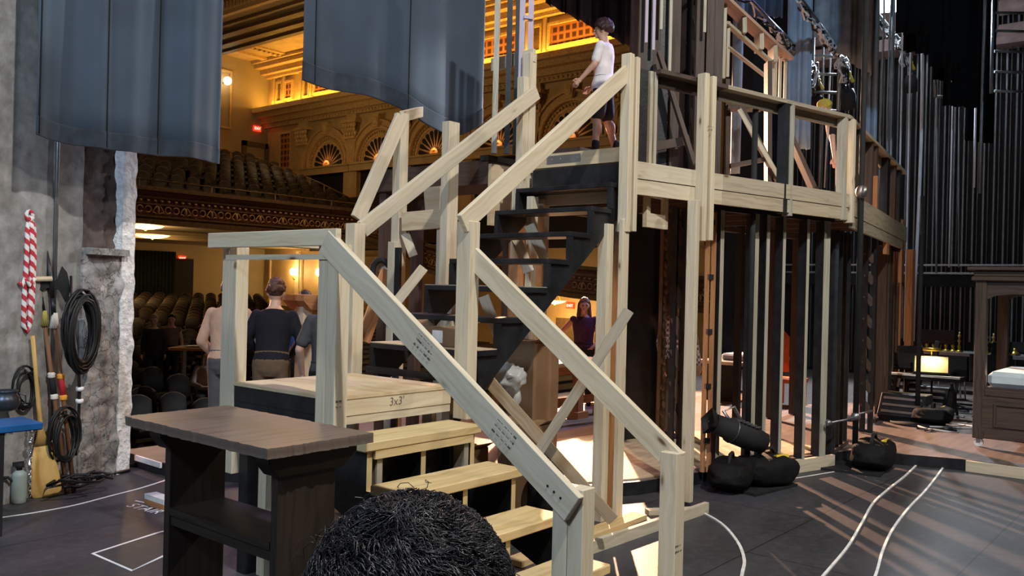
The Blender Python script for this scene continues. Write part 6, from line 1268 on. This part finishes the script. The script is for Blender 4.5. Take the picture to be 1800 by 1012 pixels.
aud('seated person working at the plank table in the stalls', 356, 572, 18.3, 1.72, top=jack, pose=sit); aud('seated person in a light shirt in front of the plank table', 366, 614, 15.2, 1.70, top=cl('light_shirt', (.32, .24, .18)), pose=sit, hair=HAIR)
a = pd(307, 611, 17.6); t = thing('plank_table', 'plank production table with papers laid across the stalls seats', 'table', (a.x, a.y, -.6)); b_ = pd(372, 609, 17.6); mb = MB(); mb.bar(a, Vector((b_.x, b_.y, a.z)), .7, .05); mb.build('top', orange_wood, t); mb = MB(); mb.bar(a*.7+b_*.3+Vector((0, 0, .03)), a*.2+b_*.8+Vector((0, 0, .03)), .3, .012); mb.build('papers', white_paint, t)
for s in (.25, .8): q = a+(b_-a)*s; mb = MB(); mb.box(q.x-.04, q.x+.04, q.y-.04, q.y+.04, -.7, a.z-.02); mb.build('leg', steel, t)
# dark cloth cap on a brace top
c = pd(664, 466, 8.05); t = thing('black_strap', 'black curved handle hooked over a brace top behind the landing', 'strap', tuple(c)); mb = MB(); mb.tube([c+RT*x+Vector((0, 0, z)) for x, z in ((-.05, -.25), (-.05, -.08), (-.04, .0), (.0, .045), (.05, .05), (.09, .02), (.11, -.01))], .03, 8); mb.build('loop', black_matte, t)
# foreground head
hp = pd(726, 890, 1.04); H_ = hp.z
fp = person('person with thick curly black hair seen from behind in the foreground', (hp.x, hp.y, H_-1.79*.90), face(.77, .64), 1.75*.90, SKIN2, {}, .0, (0, -.12), cl('charcoal_tee', (.02, .02, .022)), 'short', cl('black_jeans', (.01, .01, .01)), 1, black_matte, HAIR, 'short', .010)
rnd = random.Random(21); curl_m = mat('black_curly_hair', (.020, .020, .027), .36, var=.3, scale=30, spec=.5); k9 = .90
hc = Vector((0, -.012, 1.655))*k9; mb = MB()
part_dir = Vector((.2, .75, .6)).normalized()
for i in range(30000):
    z_ = rnd.uniform(-.8, 1); a = rnd.uniform(0, 6.283); rr = math.sqrt(1-z_*z_); dv = Vector((rr*math.cos(a), rr*math.sin(a), z_))
    if dv.y > .35 and z_ < .3: continue
    fly = rnd.random() < .012
    # hair combed away from the crown, lying along the head, in loose wavy locks
    lock = Vector((round(dv.x*6)/6, round(dv.y*6)/6, round(dv.z*6)/6)); lr = random.Random(hash((round(lock.x*6), round(lock.y*6), round(lock.z*6))) & 4095)
    crown = Vector((lr.uniform(-.5, .5), -.1+lr.uniform(-.5, .5), 1)); tg = (dv-crown*dv.dot(crown)/crown.length_squared); tg = (dv*crown.dot(dv)-crown); tg = (tg-dv*tg.dot(dv)).normalized() if (tg-dv*tg.dot(dv)).length > .05 else dv.orthogonal().normalized()
    bt = dv.cross(tg); R0 = rnd.uniform(.93, 1.10); p0 = Vector((dv.x*.116, dv.y*.130, dv.z*.126))*R0; ln = rnd.uniform(.035, .07); ph = lr.uniform(0, 6.28)+rnd.uniform(-.7, .7); am = lr.uniform(.004, .009); fr2 = lr.uniform(8, 14)
    pts = []
    for j in range(9):
        s = j/8; q = p0+tg*(ln*s)+bt*(am*math.sin(fr2*s+ph))+dv*(am*.8*math.cos(fr2*s+ph)-.25*ln*s*s+(ln*.3*s if fly else 0)); m_ = Vector((q.x/.116, q.y/.130, q.z/.126)).length
        if not fly and m_ > 1.13: q = q*(1.13/m_)
        pts.append(hc+q)
    mb.tube(pts, [.00075*(1-.4*j/8) for j in range(9)], 3, cap=False)
o = mb.build('curls', curl_m, None, (0, 0, 0)); o.parent = fp
